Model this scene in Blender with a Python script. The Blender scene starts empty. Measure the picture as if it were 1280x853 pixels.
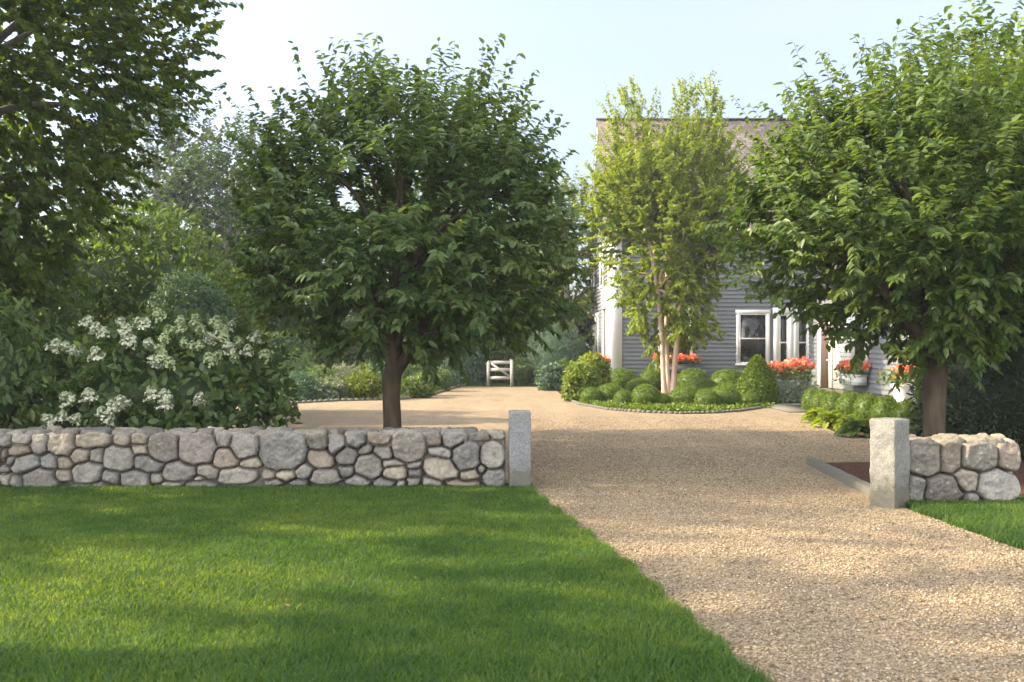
import bpy, math, random
import numpy as np
from mathutils import Vector

random.seed(7)
R = np.random.RandomState
SC = bpy.context.scene
COL = SC.collection

# ------------------------------------------------------------------ camera, sky, sun, exposure
cd = bpy.data.cameras.new('camera'); cam = bpy.data.objects.new('camera', cd); COL.objects.link(cam)
cam.location = (0, 0, 1.8); cam.rotation_euler = (math.radians(90), 0, 0)
cd.sensor_width = 36; cd.lens = 36; cd.shift_y = 0.0027
cd.clip_start = 0.05; cd.clip_end = 2000
cd.dof.use_dof = True; cd.dof.focus_distance = 12.5; cd.dof.aperture_fstop = 3.2
SC.camera = cam

SUN_EL, SUN_AZ = 31.0, 3.0          # azimuth: degrees behind the -X axis
el, az = math.radians(SUN_EL), math.radians(SUN_AZ)
S = Vector((-math.cos(el)*math.cos(az), math.cos(el)*math.sin(az), math.sin(el)))
w = bpy.data.worlds.new('World'); SC.world = w; w.use_nodes = True
nt = w.node_tree; bg = nt.nodes['Background']
sky = nt.nodes.new('ShaderNodeTexSky'); sky.sky_type = 'NISHITA'; sky.sun_disc = False
sky.sun_elevation = el; sky.sun_rotation = math.atan2(S.x, S.y)
sky.air_density = 1.0; sky.dust_density = 1.4; sky.ozone_density = 2.5
hs = nt.nodes.new('ShaderNodeHueSaturation'); hs.inputs['Saturation'].default_value = .80; hs.inputs['Hue'].default_value = .513
nt.links.new(sky.outputs[0], hs.inputs['Color']); 
# brightness added to the unseen sky overhead and behind the camera, lifting the shade
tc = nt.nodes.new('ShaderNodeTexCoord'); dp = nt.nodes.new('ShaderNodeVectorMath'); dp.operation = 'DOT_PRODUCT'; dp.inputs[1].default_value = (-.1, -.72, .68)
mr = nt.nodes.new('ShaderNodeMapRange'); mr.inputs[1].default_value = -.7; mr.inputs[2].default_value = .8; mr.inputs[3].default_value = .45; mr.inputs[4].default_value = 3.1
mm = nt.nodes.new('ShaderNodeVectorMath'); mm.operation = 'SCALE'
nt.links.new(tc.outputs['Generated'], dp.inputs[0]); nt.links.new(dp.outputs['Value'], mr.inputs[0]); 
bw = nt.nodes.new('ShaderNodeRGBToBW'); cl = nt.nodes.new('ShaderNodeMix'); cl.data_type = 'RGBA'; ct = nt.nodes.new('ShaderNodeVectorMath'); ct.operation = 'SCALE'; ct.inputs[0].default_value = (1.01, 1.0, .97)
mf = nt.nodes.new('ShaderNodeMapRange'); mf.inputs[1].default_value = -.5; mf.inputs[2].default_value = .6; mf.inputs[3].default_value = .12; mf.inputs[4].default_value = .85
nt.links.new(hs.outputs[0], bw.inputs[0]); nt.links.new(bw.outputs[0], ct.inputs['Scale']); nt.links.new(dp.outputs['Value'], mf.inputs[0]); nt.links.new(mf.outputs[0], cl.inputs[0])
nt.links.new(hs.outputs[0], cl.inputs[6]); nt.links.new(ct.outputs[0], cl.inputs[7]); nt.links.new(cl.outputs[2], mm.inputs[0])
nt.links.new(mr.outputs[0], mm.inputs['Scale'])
cn = nt.nodes.new('ShaderNodeTexNoise'); cm = nt.nodes.new('ShaderNodeMapping'); cm.inputs['Scale'].default_value = (1.6, 1.6, 5.0); cn.inputs['Scale'].default_value = 1.3; cn.inputs['Detail'].default_value = 5
cr = nt.nodes.new('ShaderNodeMapRange'); cr.inputs[1].default_value = .42; cr.inputs[2].default_value = .72; cr.inputs[3].default_value = 0; cr.inputs[4].default_value = .5
cx = nt.nodes.new('ShaderNodeMix'); cx.data_type = 'RGBA'; cx.inputs[7].default_value = (2.05, 2.1, 2.2, 1)
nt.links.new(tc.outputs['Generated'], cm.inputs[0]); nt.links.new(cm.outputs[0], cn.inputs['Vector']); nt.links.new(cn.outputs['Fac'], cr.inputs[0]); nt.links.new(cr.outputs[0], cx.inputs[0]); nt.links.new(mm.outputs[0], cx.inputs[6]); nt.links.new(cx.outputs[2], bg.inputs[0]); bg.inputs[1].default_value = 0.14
sl = bpy.data.lights.new('sun', 'SUN'); sl.energy = 3.8; sl.angle = math.radians(1.0); sl.color = (1.0, 0.82, 0.56)
so = bpy.data.objects.new('sun', sl); COL.objects.link(so)
so.rotation_euler = (-S).to_track_quat('-Z', 'Y').to_euler()
SC.view_settings.view_transform = 'Standard'; SC.view_settings.look = 'None'
SC.view_settings.exposure = 1.68; SC.view_settings.gamma = 1.0; SC.view_settings.use_curve_mapping = False
SC.cycles.max_bounces = 8; SC.cycles.transparent_max_bounces = 8
SC.cycles.use_denoising = True
SC.cycles.sample_clamp_indirect = 8

# ------------------------------------------------------------------ helpers
def vnoise(P, seed=0):
    P = np.asarray(P, float); i = np.floor(P).astype(np.int64); f = P-i; f = f*f*(3-2*f)
    def h(x, y, z):
        n = (x*374761393 + y*668265263 + z*2147483647 + seed*1274126177) & 0xffffffff
        n = ((n ^ (n >> 13))*1274126177) & 0xffffffff
        n = ((n ^ (n >> 16))*2246822519) & 0xffffffff
        return ((n ^ (n >> 15)) & 0xffff)/65535.0
    x, y, z = i[..., 0], i[..., 1], i[..., 2]; u, v, t = f[..., 0], f[..., 1], f[..., 2]
    L = lambda a, b, k: a+(b-a)*k
    return L(L(L(h(x,y,z),h(x+1,y,z),u), L(h(x,y+1,z),h(x+1,y+1,z),u), v),
             L(L(h(x,y,z+1),h(x+1,y,z+1),u), L(h(x,y+1,z+1),h(x+1,y+1,z+1),u), v), t)
def fbm(P, seed=0, oct=3):
    s = 0; a = .5
    for k in range(oct):
        s = s+a*(vnoise(np.asarray(P)*2**k, seed+k)-.5); a *= .5
    return s
def nrm(v): return v/np.maximum(np.linalg.norm(v, axis=-1, keepdims=True), 1e-9)

def build(name, verts, faces, mat, parent=None, attrs=None, smooth=False, loc=(0, 0, 0), mesh_only=False):
    """verts (n,3); faces: list of index arrays (m,k), each of one polygon size"""
    me = bpy.data.meshes.new(name)
    verts = np.asarray(verts, np.float32)
    me.vertices.add(len(verts)); me.vertices.foreach_set('co', verts.ravel())
    fl = [np.asarray(f, np.int32) for f in faces if len(f)]
    loops = np.concatenate([f.ravel() for f in fl]); cnt = np.concatenate([np.full(len(f), f.shape[1], np.int32) for f in fl])
    st = np.concatenate([[0], np.cumsum(cnt)[:-1]]).astype(np.int32)
    me.loops.add(len(loops)); me.loops.foreach_set('vertex_index', loops)
    me.polygons.add(len(cnt)); me.polygons.foreach_set('loop_start', st)
    if smooth: me.polygons.foreach_set('use_smooth', np.ones(len(cnt), bool))
    for k, a in (attrs or {}).items():
        a = np.asarray(a, np.float32)
        if a.ndim == 1: me.attributes.new(k, 'FLOAT', 'POINT').data.foreach_set('value', a)
        else:
            c = np.ones((len(a), 4), np.float32); c[:, :3] = a
            me.attributes.new(k, 'FLOAT_COLOR', 'POINT').data.foreach_set('color', c.ravel())
    me.update(calc_edges=True); me.validate()
    if mat: me.materials.append(mat)
    if mesh_only: return me
    return link(name, me, parent, loc)
def link(name, me, parent=None, loc=(0, 0, 0)):
    o = bpy.data.objects.new(name, me); COL.objects.link(o); o.location = loc
    if parent: o.parent = parent
    return o
def empty(name, loc, rz=0):
    o = bpy.data.objects.new(name, None); COL.objects.link(o); o.location = loc; o.rotation_euler = (0, 0, rz); o.empty_display_size = .2
    return o
def tag(o, label=None, cat=None, group=None, kind=None):
    if label: o['label'] = label
    if cat: o['category'] = cat
    if group: o['group'] = group
    if kind: o['kind'] = kind
    return o

class MB:
    def __init__(s): s.v = []; s.f = {}; s.n = 0
    def add(s, v, *fs):
        v = np.asarray(v, float).reshape(-1, 3)
        for f in fs:
            f = np.asarray(f, int); s.f.setdefault(f.shape[1], []).append(f+s.n)
        s.v.append(v); s.n += len(v)
    def box(s, o, u, v, w):     # corner o and three edge vectors
        o, u, v, w = [np.asarray(a, float) for a in (o, u, v, w)]
        P = [o, o+u, o+u+v, o+v, o+w, o+u+w, o+u+v+w, o+v+w]
        s.add(P, [(0,3,2,1), (4,5,6,7), (0,1,5,4), (1,2,6,5), (2,3,7,6), (3,0,4,7)])
    def cbox(s, x0, x1, y0, y1, z0, z1): s.box((x0, y0, z0), (x1-x0, 0, 0), (0, y1-y0, 0), (0, 0, z1-z0))
    def quad(s, a, b, c, d): s.add([a, b, c, d], [(0, 1, 2, 3)])
    def tube(s, P, rad, k=6):
        P = np.asarray(P, float); n = len(P); T = nrm(np.gradient(P, axis=0))
        ref = np.array([0.31, 0.95, 0.05]) if abs(T[0][2]) > .8 else np.array([0., 0., 1.])
        A = nrm(np.cross(T, ref)); B = np.cross(T, A)
        t = np.arange(k)*2*math.pi/k; rad = np.asarray(rad, float).reshape(-1, 1, 1)
        V = P[:, None]+rad*(np.cos(t)[None, :, None]*A[:, None]+np.sin(t)[None, :, None]*B[:, None])
        i, j = np.meshgrid(np.arange(n-1), np.arange(k), indexing='ij'); i = i.ravel(); j = j.ravel(); j2 = (j+1) % k
        s.add(V, np.stack([i*k+j, i*k+j2, (i+1)*k+j2, (i+1)*k+j], 1), [[(n-1)*k+q for q in range(k)]])
    def build(s, name, mat, parent=None, **kw):
        return build(name, np.concatenate(s.v), [np.concatenate(f) for f in s.f.values()], mat, parent, **kw)

def G(px, py, z=0.0):           # a point of the ground from its place in the photograph (used for measuring only)
    Y = 1280*(1.8-z)/(py-430.0); return ((px-640)/1280*Y, Y)

# ------------------------------------------------------------------ materials
class N:
    def __init__(s, name):
        s.m = bpy.data.materials.new(name); s.m.use_nodes = True; s.t = s.m.node_tree; s.t.nodes.clear()
        s.out = s.new('ShaderNodeOutputMaterial')
    def new(s, t, **kw):
        n = s.t.nodes.new(t)
        for k, v in kw.items(): setattr(n, k, v)
        return n
    def L(s, a, b): s.t.links.new(a, b)
    def coord(s): return s.new('ShaderNodeTexCoord').outputs['Object']
    def noise(s, scale, detail=4, vec=None, rough=.6):
        n = s.new('ShaderNodeTexNoise'); n.inputs['Scale'].default_value = scale; n.inputs['Detail'].default_value = detail; n.inputs['Roughness'].default_value = rough
        s.L(vec or s.coord(), n.inputs['Vector']); return n.outputs['Fac']
    def vor(s, scale, vec=None, feat='F1'):
        n = s.new('ShaderNodeTexVoronoi', feature=feat); n.inputs['Scale'].default_value = scale; s.L(vec or s.coord(), n.inputs['Vector']); return n
    def attr(s, name): return s.new('ShaderNodeAttribute', attribute_name=name)
    def ramp(s, fac, stops):
        r = s.new('ShaderNodeValToRGB'); e = r.color_ramp.elements
        while len(e) < len(stops): e.new(.5)
        for q, (p, c) in zip(e, stops): q.position = p; q.color = (*c, 1)
        s.L(fac, r.inputs[0]); return r.outputs[0]
    def mix(s, fac, a, b, mode='MIX'):
        n = s.new('ShaderNodeMix', data_type='RGBA', blend_type=mode)
        for sock, v in ((n.inputs[0], fac), (n.inputs[6], a), (n.inputs[7], b)):
            if isinstance(v, (int, float)): sock.default_value = v
            elif isinstance(v, tuple): sock.default_value = (*v, 1)
            else: s.L(v, sock)
        return n.outputs[2]
    def bump(s, h, strength=.5, dist=.02, nin=None):
        b = s.new('ShaderNodeBump'); b.inputs['Strength'].default_value = strength; b.inputs['Distance'].default_value = dist; s.L(h, b.inputs['Height'])
        if nin: s.L(nin, b.inputs['Normal'])
        return b.outputs[0]
    def pbr(s, col, rough=.7, bump=None, spec=.3):
        p = s.new('ShaderNodeBsdfPrincipled'); p.inputs['Roughness'].default_value = rough; p.inputs['Specular IOR Level'].default_value = spec
        if isinstance(col, tuple): p.inputs['Base Color'].default_value = (*col, 1)
        else: s.L(col, p.inputs['Base Color'])
        if bump: s.L(bump, p.inputs['Normal'])
        s.L(p.outputs[0], s.out.inputs[0]); s.p = p; return p

def leaf_mat(name, c1, c2, c3, trans=.4, rough=.5, spec=.35, tcol=None):
    n = N(name); c = n.ramp(n.attr('rnd').outputs['Fac'], [(0, c1), (.55, c2), (1, c3)])
    p = n.pbr(c, rough, spec=spec)
    tr = n.new('ShaderNodeBsdfTranslucent')
    n.L(n.mix(1.0, c, tcol or (1.5, 1.45, .55), 'MULTIPLY'), tr.inputs[0])
    mx = n.new('ShaderNodeMixShader'); mx.inputs[0].default_value = trans
    n.L(p.outputs[0], mx.inputs[1]); n.L(tr.outputs[0], mx.inputs[2]); n.L(mx.outputs[0], n.out.inputs[0])
    return n.m
def bark_mat(name, a, b, scale=9):
    n = N(name); mp = n.new('ShaderNodeMapping'); mp.inputs['Scale'].default_value = (1, 1, .22); n.L(n.coord(), mp.inputs[0])
    f = n.noise(scale, 6, mp.outputs[0], .7); n.pbr(n.ramp(f, [(.3, a), (.7, b)]), .85, n.bump(f, .8, .03), .15); return n.m
def plain(name, c, rough=.6, var=.15, scale=6, spec=.3):
    n = N(name); f = n.noise(scale, 5); lo = tuple(x*(1-var) for x in c); hi = tuple(min(1, x*(1+var)) for x in c)
    n.pbr(n.ramp(f, [(.3, lo), (.7, hi)]), rough, n.bump(f, .15, .005), spec); return n.m

def stone_mat():
    n = N('fieldstone'); a = n.attr('tone'); c = n.coord()
    big = n.noise(9, 5, c, .65); fine = n.noise(70, 4, c, .7); lich = n.noise(22, 6, c, .75)
    col = n.mix(1.0, a.outputs['Color'], n.ramp(big, [(.28, (.62, .6, .58)), (.5, (.98, .97, .95)), (.72, (1.25, 1.22, 1.15))]), 'MULTIPLY')
    col = n.mix(1.0, col, n.ramp(fine, [(.3, (.72, .72, .72)), (.7, (1.22, 1.22, 1.22))]), 'MULTIPLY')
    col = n.mix(n.ramp(lich, [(.56, (0, 0, 0)), (.68, (.6, .6, .6))]), col, (.44, .44, .38))
    col = n.mix(n.ramp(n.noise(13, 5, c, .7), [(.62, (0, 0, 0)), (.74, (.55, .55, .55))]), col, (.10, .095, .085))
    b = n.bump(fine, .55, .012); b = n.bump(big, .4, .03, b)
    n.pbr(col, .85, b, .2); return n.m
def granite_mat(name, base):
    n = N(name); c = n.coord(); v = n.vor(120, c); sp = n.noise(150, 2, c); big = n.noise(5, 5, c)
    col = n.mix(1.0, tuple(base), n.ramp(sp, [(.34, (.45, .45, .47)), (.5, (1, 1, 1)), (.68, (1.5, 1.48, 1.45))]), 'MULTIPLY')
    col = n.mix(1.0, col, n.ramp(v.outputs['Color'], [(.1, (.7, .7, .72)), (.9, (1.25, 1.25, 1.22))]), 'MULTIPLY')
    col = n.mix(n.ramp(big, [(.5, (0, 0, 0)), (.75, (.5, .5, .5))]), col, (.30, .29, .22))
    sx = n.new('ShaderNodeSeparateXYZ'); n.L(c, sx.inputs[0]); ad = n.new('ShaderNodeMath', operation='MULTIPLY_ADD'); n.L(n.noise(9, 5, c), ad.inputs[0]); ad.inputs[1].default_value = -.5; n.L(sx.outputs[2], ad.inputs[2])
    col = n.mix(n.ramp(ad.outputs[0], [(0, (.75, .75, .75)), (.02, (.45, .45, .45)), (.16, (0, 0, 0))]), col, (.10, .092, .065))
    col = n.mix(n.ramp(n.noise(14, 6, c, .75), [(.56, (0, 0, 0)), (.68, (.5, .5, .5))]), col, (.115, .112, .10))
    n.pbr(col, .8, n.bump(n.noise(45, 5, c, .7), .6, .015), .25); return n.m
def gravel_mat():
    n = N('pea_gravel'); c = n.coord()
    v = n.vor(48, c); v2 = n.vor(110, c); big = n.noise(.55, 4, c); mid = n.noise(3.2, 5, c)
    sep = n.new('ShaderNodeSeparateColor'); n.L(v.outputs['Color'], sep.inputs[0])
    col = n.ramp(sep.outputs[0], [(0, (0.124, 0.096, 0.066)), (0.18, (0.231, 0.18, 0.121)), (0.45, (0.331, 0.262, 0.177)), (0.72, (0.39, 0.315, 0.219)), (0.88, (0.264, 0.236, 0.195)), (1, (0.508, 0.446, 0.357))])
    sep2 = n.new('ShaderNodeSeparateColor'); n.L(v2.outputs['Color'], sep2.inputs[0])
    col = n.mix(.32, col, n.ramp(sep2.outputs[1], [(0, (0.19, 0.149, 0.101)), (1, (0.416, 0.338, 0.245))]))
    col = n.mix(1.0, col, n.ramp(big, [(.3, (.9, .88, .86)), (.7, (1.06, 1.06, 1.05))]), 'MULTIPLY')
    col = n.mix(1.0, col, n.ramp(mid, [(.3, (.86, .85, .84)), (.7, (1.08, 1.08, 1.07))]), 'MULTIPLY')
    wv = n.new('ShaderNodeTexNoise'); mp = n.new('ShaderNodeMapping'); mp.inputs['Scale'].default_value = (1.5, .13, 1); mp.inputs['Rotation'].default_value = (0, 0, .1); n.L(c, mp.inputs[0]); n.L(mp.outputs[0], wv.inputs['Vector']); wv.inputs['Scale'].default_value = 1.0; wv.inputs['Detail'].default_value = 3
    col = n.mix(1.0, col, n.ramp(wv.outputs['Fac'], [(.36, (.80, .80, .80)), (.52, (.90, .90, .90)), (.66, (.97, .965, .95))]), 'MULTIPLY')
    b = n.bump(v.outputs['Distance'], .9, -.012); b = n.bump(mid, .5, .05, b)
    col = n.mix(1.0, col, (.99, .955, .89), 'MULTIPLY')
    n.pbr(col, .9, b, .15); return n.m
def pebble_mat():
    n = N('pebble'); a = n.attr('rnd')
    n.pbr(n.ramp(a.outputs['Fac'], [(0, (0.109, 0.082, 0.054)), (0.2, (0.226, 0.168, 0.106)), (0.5, (0.334, 0.257, 0.161)), (0.8, (0.411, 0.321, 0.211)), (0.9, (0.268, 0.239, 0.185)), (1, (0.53, 0.455, 0.342))]), .85, None, .2); return n.m
def shingle_mat():
    n = N('roof_shingle'); mp = n.new('ShaderNodeMapping'); uv = n.new('ShaderNodeTexCoord').outputs['UV']
    a = n.attr('uvw').outputs['Vector']
    br = n.new('ShaderNodeTexBrick'); br.inputs['Scale'].default_value = 1; br.inputs['Brick Width'].default_value = .34; br.inputs['Row Height'].default_value = .17
    br.inputs['Mortar Size'].default_value = .012; br.inputs['Color1'].default_value = (.075, .068, .072, 1); br.inputs['Color2'].default_value = (.140, .120, .124, 1); br.inputs['Mortar'].default_value = (.05, .045, .045, 1)
    n.L(a, br.inputs['Vector']); f = n.noise(1.1, 5)
    col = n.mix(1.0, br.outputs['Color'], n.ramp(f, [(.3, (.8, .78, .8)), (.7, (1.25, 1.2, 1.15))]), 'MULTIPLY')
    n.pbr(col, .85, n.bump(br.outputs['Fac'], .5, -.02), .2); return n.m
def glass_mat():
    n = N('window_glass'); f = n.noise(1.6, 3)
    n.pbr(n.ramp(f, [(.4, (.012, .013, .015)), (.65, (.035, .032, .03))]), .06, None, .5); return n.m
def mulch_mat():
    n = N('bark_mulch'); c = n.coord(); v = n.vor(38, c); f = n.noise(30, 5, c)
    n.pbr(n.ramp(v.outputs['Color'], [(.1, (.045, .022, .014)), (.9, (.15, .075, .048))]), .9, n.bump(f, .9, .04), .1); return n.m
def ground_mat():
    n = N('soil_and_turf'); c = n.coord(); f = n.noise(2.5, 5, c); g = n.noise(40, 4, c)
    col = n.ramp(f, [(.3, (.035, .055, .014)), (.7, (.055, .085, .02))]); col = n.mix(n.ramp(g, [(.4, (0, 0, 0)), (.7, (.6, .6, .6))]), col, (.05, .042, .022))
    n.pbr(col, .95, n.bump(g, .8, .04), .1); return n.m
M_STONE, M_GRAVEL, M_PEB = stone_mat(), gravel_mat(), pebble_mat()
M_GRAN = granite_mat('grey_granite', (.205, .21, .218)); M_GRANW = granite_mat('warm_granite', (.195, .19, .174))
M_SLATE = granite_mat('blue_granite', (.26, .265, .27))
M_ROOF, M_GLASS, M_MULCH, M_GROUND = shingle_mat(), glass_mat(), mulch_mat(), ground_mat()
M_SIDING = plain('grey_clapboard', (.150, .158, .172), .55, .07, 2)
M_WHITE = plain('white_paint', (.74, .73, .71), .45, .05, 3)
M_DOOR = plain('brown_door_paint', (.09, .055, .045), .4, .1)
M_GATE = plain('weathered_white_paint', (.42, .395, .355), .6, .14, 14)
M_BRICK = plain('pink_brick', (.30, .19, .15), .8, .25, 5)
M_BARK = bark_mat('grey_brown_bark', (.038, .028, .019), (.11, .083, .057))
M_BARKG = bark_mat('grey_bark', (.09, .08, .07), (.22, .20, .175))
M_BIRCH = bark_mat('peeling_pale_bark', (.34, .22, .14), (.70, .56, .44), 6)
M_STEM = plain('green_stem', (.06, .08, .025), .7)
G_ = lambda *a, **k: leaf_mat(*a, **k)
L_DARK = G_('leaf_dark_green', (.062, .104, .038), (.096, .156, .050), (.165, .220, .066), .47, .42, .5)
L_MID = G_('leaf_mid_green', (.058, .098, .024), (.090, .144, .032), (.150, .200, .044), .46, .42, .5)
L_MAPLE = G_('leaf_maple', (.048, .082, .016), (.084, .130, .022), (.160, .195, .026), .52, .45, .45)
L_BIRCH = G_('leaf_birch', (.110, .165, .016), (.185, .245, .022), (.275, .320, .040), .46)
L_HAZE = G_('leaf_oak', (.028, .052, .020), (.044, .074, .028), (.072, .104, .036), .40)
L_LIME = G_('leaf_lime', (.100, .150, .022), (.160, .215, .032), (.250, .300, .060), .40)
L_OLIVE = G_('leaf_yellow_green', (.075, .110, .014), (.125, .160, .018), (.180, .210, .028), .45)
L_BLUE = G_('leaf_blue_green', (.050, .100, .062), (.085, .145, .090), (.125, .195, .120), .28)
L_BOX = G_('leaf_boxwood', (.060, .105, .010), (.115, .178, .014), (.175, .240, .024), .32)
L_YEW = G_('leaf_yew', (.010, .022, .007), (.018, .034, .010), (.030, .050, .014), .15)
L_SILV = G_('leaf_silver', (.11, .15, .09), (.17, .21, .13), (.24, .27, .19), .3)
L_GRASS = G_('grass_blade', (.042, .100, .032), (.088, .170, .044), (.220, .280, .070), .58, .5, .25, (1.9, 1.6, .35))
P_WHITE = G_('petal_cream_white', (.48, .51, .35), (.60, .62, .47), (.72, .71, .60), .3, .7, .1, (1.1, 1.1, 1.0))
P_LIMEW = G_('petal_greenish_cream', (.34, .42, .20), (.46, .52, .30), (.60, .63, .44), .3, .7, .1, (1.1, 1.1, .9))
P_CORAL = G_('petal_coral', (.72, .16, .085), (.86, .26, .15), (.90, .42, .28), .3, .6, .2, (1.2, 1.0, .9))
L_DEAD = G_('fallen_leaf', (.06, .09, .02), (.16, .11, .04), (.22, .15, .05), .2)

# ------------------------------------------------------------------ foliage builders
def leaf_arrays(P, D, Nn, L, W, rnd, rs, fold=.18):
    D = nrm(D); B = nrm(np.cross(D, Nn)); U = np.cross(B, D)
    L = L[:, None]; W = W[:, None]; cv = (rs.rand(len(P), 1)*.22+.02)*L      # tip droops
    base = P; tip = P+D*L-U*cv
    up = U*W*fold*2
    a = P+D*L*.28; b = P+D*L*.66-U*cv*.35
    V = np.stack([base, a-B*W*.5+up*.5, b-B*W*.42+up*.42, tip, b+B*W*.42+up*.42, a+B*W*.5+up*.5], 1).reshape(-1, 3)
    i = (np.arange(len(P))*6)[:, None]
    F = np.concatenate([i+np.array([[0, 3, 2, 1]]), i+np.array([[0, 5, 4, 3]])])
    return V, F, np.repeat(rnd, 6)

def env_points(env, n, rs, umin=0.0, upow=.42):
    prof = np.array(env['prof'], float); zt = np.linspace(prof[0, 0], prof[-1, 0], 200); rt = np.interp(zt, prof[:, 0], prof[:, 1])
    cw = np.cumsum(rt**1.5+1e-6); cw /= cw[-1]
    out = []; k = 0
    while k < n:
        m = n*3; z = np.interp(rs.rand(m), cw, zt); a = rs.rand(m)*2*math.pi; u = rs.rand(m)**upow; u = umin+(1-umin)*u
        r = np.interp(z, prof[:, 0], prof[:, 1])
        cx = np.stack([np.cos(a)*1.3+env['seed'], np.sin(a)*1.3, z*env.get('lf', .7)], 1)
        lump = 1+env.get('lump', .5)*fbm(cx*1.3, env['seed'], 3)*2
        p = np.stack([env['c'][0]+np.cos(a)*r*u*lump, env['c'][1]+np.sin(a)*r*u*lump*env.get('sy', 1), z+fbm(cx*2, env['seed']+5, 2)*.5*env.get('lump', .5)], 1)
        hole = vnoise(p*env.get('hf', 1.1)+env['seed']*3.1, env['seed']+9)
        p = p[hole > env.get('hole', .3)]
        out.append(p); k += len(p)
    return np.concatenate(out)[:n]

def tree(label, base, trunks, env, n_att, leaf, lmat, bmat, name='tree', cat='tree', group=None, nl=14, limbs=8, twig=True, shoot=.42, seed=1, up=.35, droop=.42, reach=2.2, wig=.5, extra=()):
    rs = R(seed); root = empty(name, base); tag(root, label, cat, group)
    tm = MB(); nodes = []; nrad = []
    for T in trunks:
        T = np.array(T, float); tm.tube(T[:, :3], T[:, 3], 10)
        # root flare
        for q in range(2, len(T)): nodes.append(T[q, :3]); nrad.append(T[q, 3])
    tops = [np.array(T[-1], float) for T in trunks]
    prof = np.array(env['prof'], float); zmid = (prof[0, 0]+prof[-1, 0])/2
    Lp = env_points(dict(env, hole=0), limbs*6, rs, .6)
    # spread the limbs out
    sel = [Lp[0]]
    for q in range(limbs-1):
        d = np.min([np.linalg.norm(Lp-s, axis=1) for s in sel], axis=0); sel.append(Lp[np.argmax(d)])
    cen = np.array([env['c'][0], env['c'][1], zmid])
    for k, p in enumerate(sel):
        p = cen+(p-cen)*.8
        T = trunks[k % len(trunks)]; T = np.array(T, float)
        # start on the trunk below the target
        cand = T[len(T)//2+(len(T) >= 7):]; s = cand[min(len(cand)-1, max(0, int(np.searchsorted(cand[:, 2], p[2]-np.hypot(*(p[:2]-cand[0, :2]))*.7))-1))]
        ln = np.linalg.norm(p-s[:3]); c = s[:3]+(p-s[:3])*np.array([.35, .35, .6])+np.array([0, 0, .12*ln])
        t = np.linspace(0, 1, 9)[:, None]; path = (1-t)**2*s[:3]+2*t*(1-t)*c+t*t*p
        path[1:-1] += (rs.rand(7, 3)-.5)*.06*ln*wig
        r0 = s[3]*.62; rad = r0*(1-t[:, 0])**.8+.008
        tm.tube(path, rad, 7)
        for q in range(2, 9): nodes.append(path[q]); nrad.append(rad[q])
    A = env_points(env, n_att, rs)
    for (ex, ey, pr, na) in extra: A = np.concatenate([A, env_points(dict(env, c=(ex, ey), prof=pr, hole=.15), na, rs)])
    n_att = len(A)
    fork = np.mean([t[:3] for t in tops], axis=0)
    A = A[np.argsort(np.linalg.norm(A-fork, axis=1))]
    NB = np.zeros((len(nodes)+2*n_att, 3)); NR = np.zeros(len(NB)); k = len(nodes); NB[:k] = nodes; NR[:k] = nrad
    LP, LD, LN, LS = [], [], [], []
    ztop = prof[-1, 0]
    for p in A:
        d = np.linalg.norm(NB[:k]-p, axis=1); j = int(np.argmin(d+.12*np.linalg.norm(NB[:k]-fork, axis=1)))
        if d[j] > reach: continue
        q0 = NB[j]; v = p-q0; ln = np.linalg.norm(v)+1e-6
        q1 = q0+v*.5+np.array([0, 0, .10*ln])+(rs.rand(3)-.5)*.15*ln
        r0 = max(.004, min(NR[j]*.7, .006+.008*ln)); path = np.array([q0, q1, p])
        outw = p-cen; outw = outw/(np.linalg.norm(outw)+1e-6)
        topk = max(0, (p[2]-zmid)/(ztop-zmid)); hi = topk > .55
        sd = .6*outw+.5*v/ln+np.array([0, 0, up*(1+1.6*topk)])+(rs.rand(3)-.5)*.9; sd /= np.linalg.norm(sd)
        sln = shoot*(.5+rs.rand()*(1.7 if hi else .8)); tip = p+sd*sln
        if twig: tm.tube(np.array([q0, q1, p, tip]), [r0, r0*.8, r0*.55, .0022], 4)
        NB[k] = q1; NR[k] = r0*.8; NB[k+1] = p; NR[k+1] = r0*.6; k += 2
        m = max(3, int(nl*(1.75-.4*min(1, topk))*(.7+.6*rs.rand())))
        t = np.linspace(0, 1, m)**.85; w_ = (t*1.45-.45)
        bp = np.where(w_[:, None] < 0, p+(q1-p)*(-w_[:, None]/.45*.7), p+(tip-p)*w_[:, None])
        side = np.cross(sd, [0, 0, 1.0]); side /= np.linalg.norm(side)+1e-6; upv = np.cross(side, sd)
        roll = rs.rand()*.8-.4+np.arange(m)*math.pi+(rs.rand(m)-.5)*1.2
        sv = np.cos(roll)[:, None]*side+np.sin(roll)[:, None]*upv*.7
        dirs = sd*.55+sv*.85-np.array([0, 0, 1])*(droop*(.4+rs.rand(m, 1))*(1+.8*topk))+(rs.rand(m, 3)-.5)*.75
        LP.append(bp); LD.append(dirs); LN.append(np.array([0, 0, 1.])+outw*.35+(rs.rand(m, 3)-.5)*.9); LS.append(np.full(m, rs.rand()))
    P = np.concatenate(LP); D = np.concatenate(LD); Nn = np.concatenate(LN); cl = np.concatenate(LS)
    ls = leaf[0]*(.65+.6*rs.rand(len(P)))
    rnd = np.clip(.55*cl+.45*rs.rand(len(P)), 0, 1)
    V, F, a = leaf_arrays(P, D, Nn, ls, ls*leaf[1], rnd, rs)
    tm.build('trunk', bmat, root, smooth=True)
    build('crown', V, [F], lmat, root, {'rnd': a})
    return root

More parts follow.
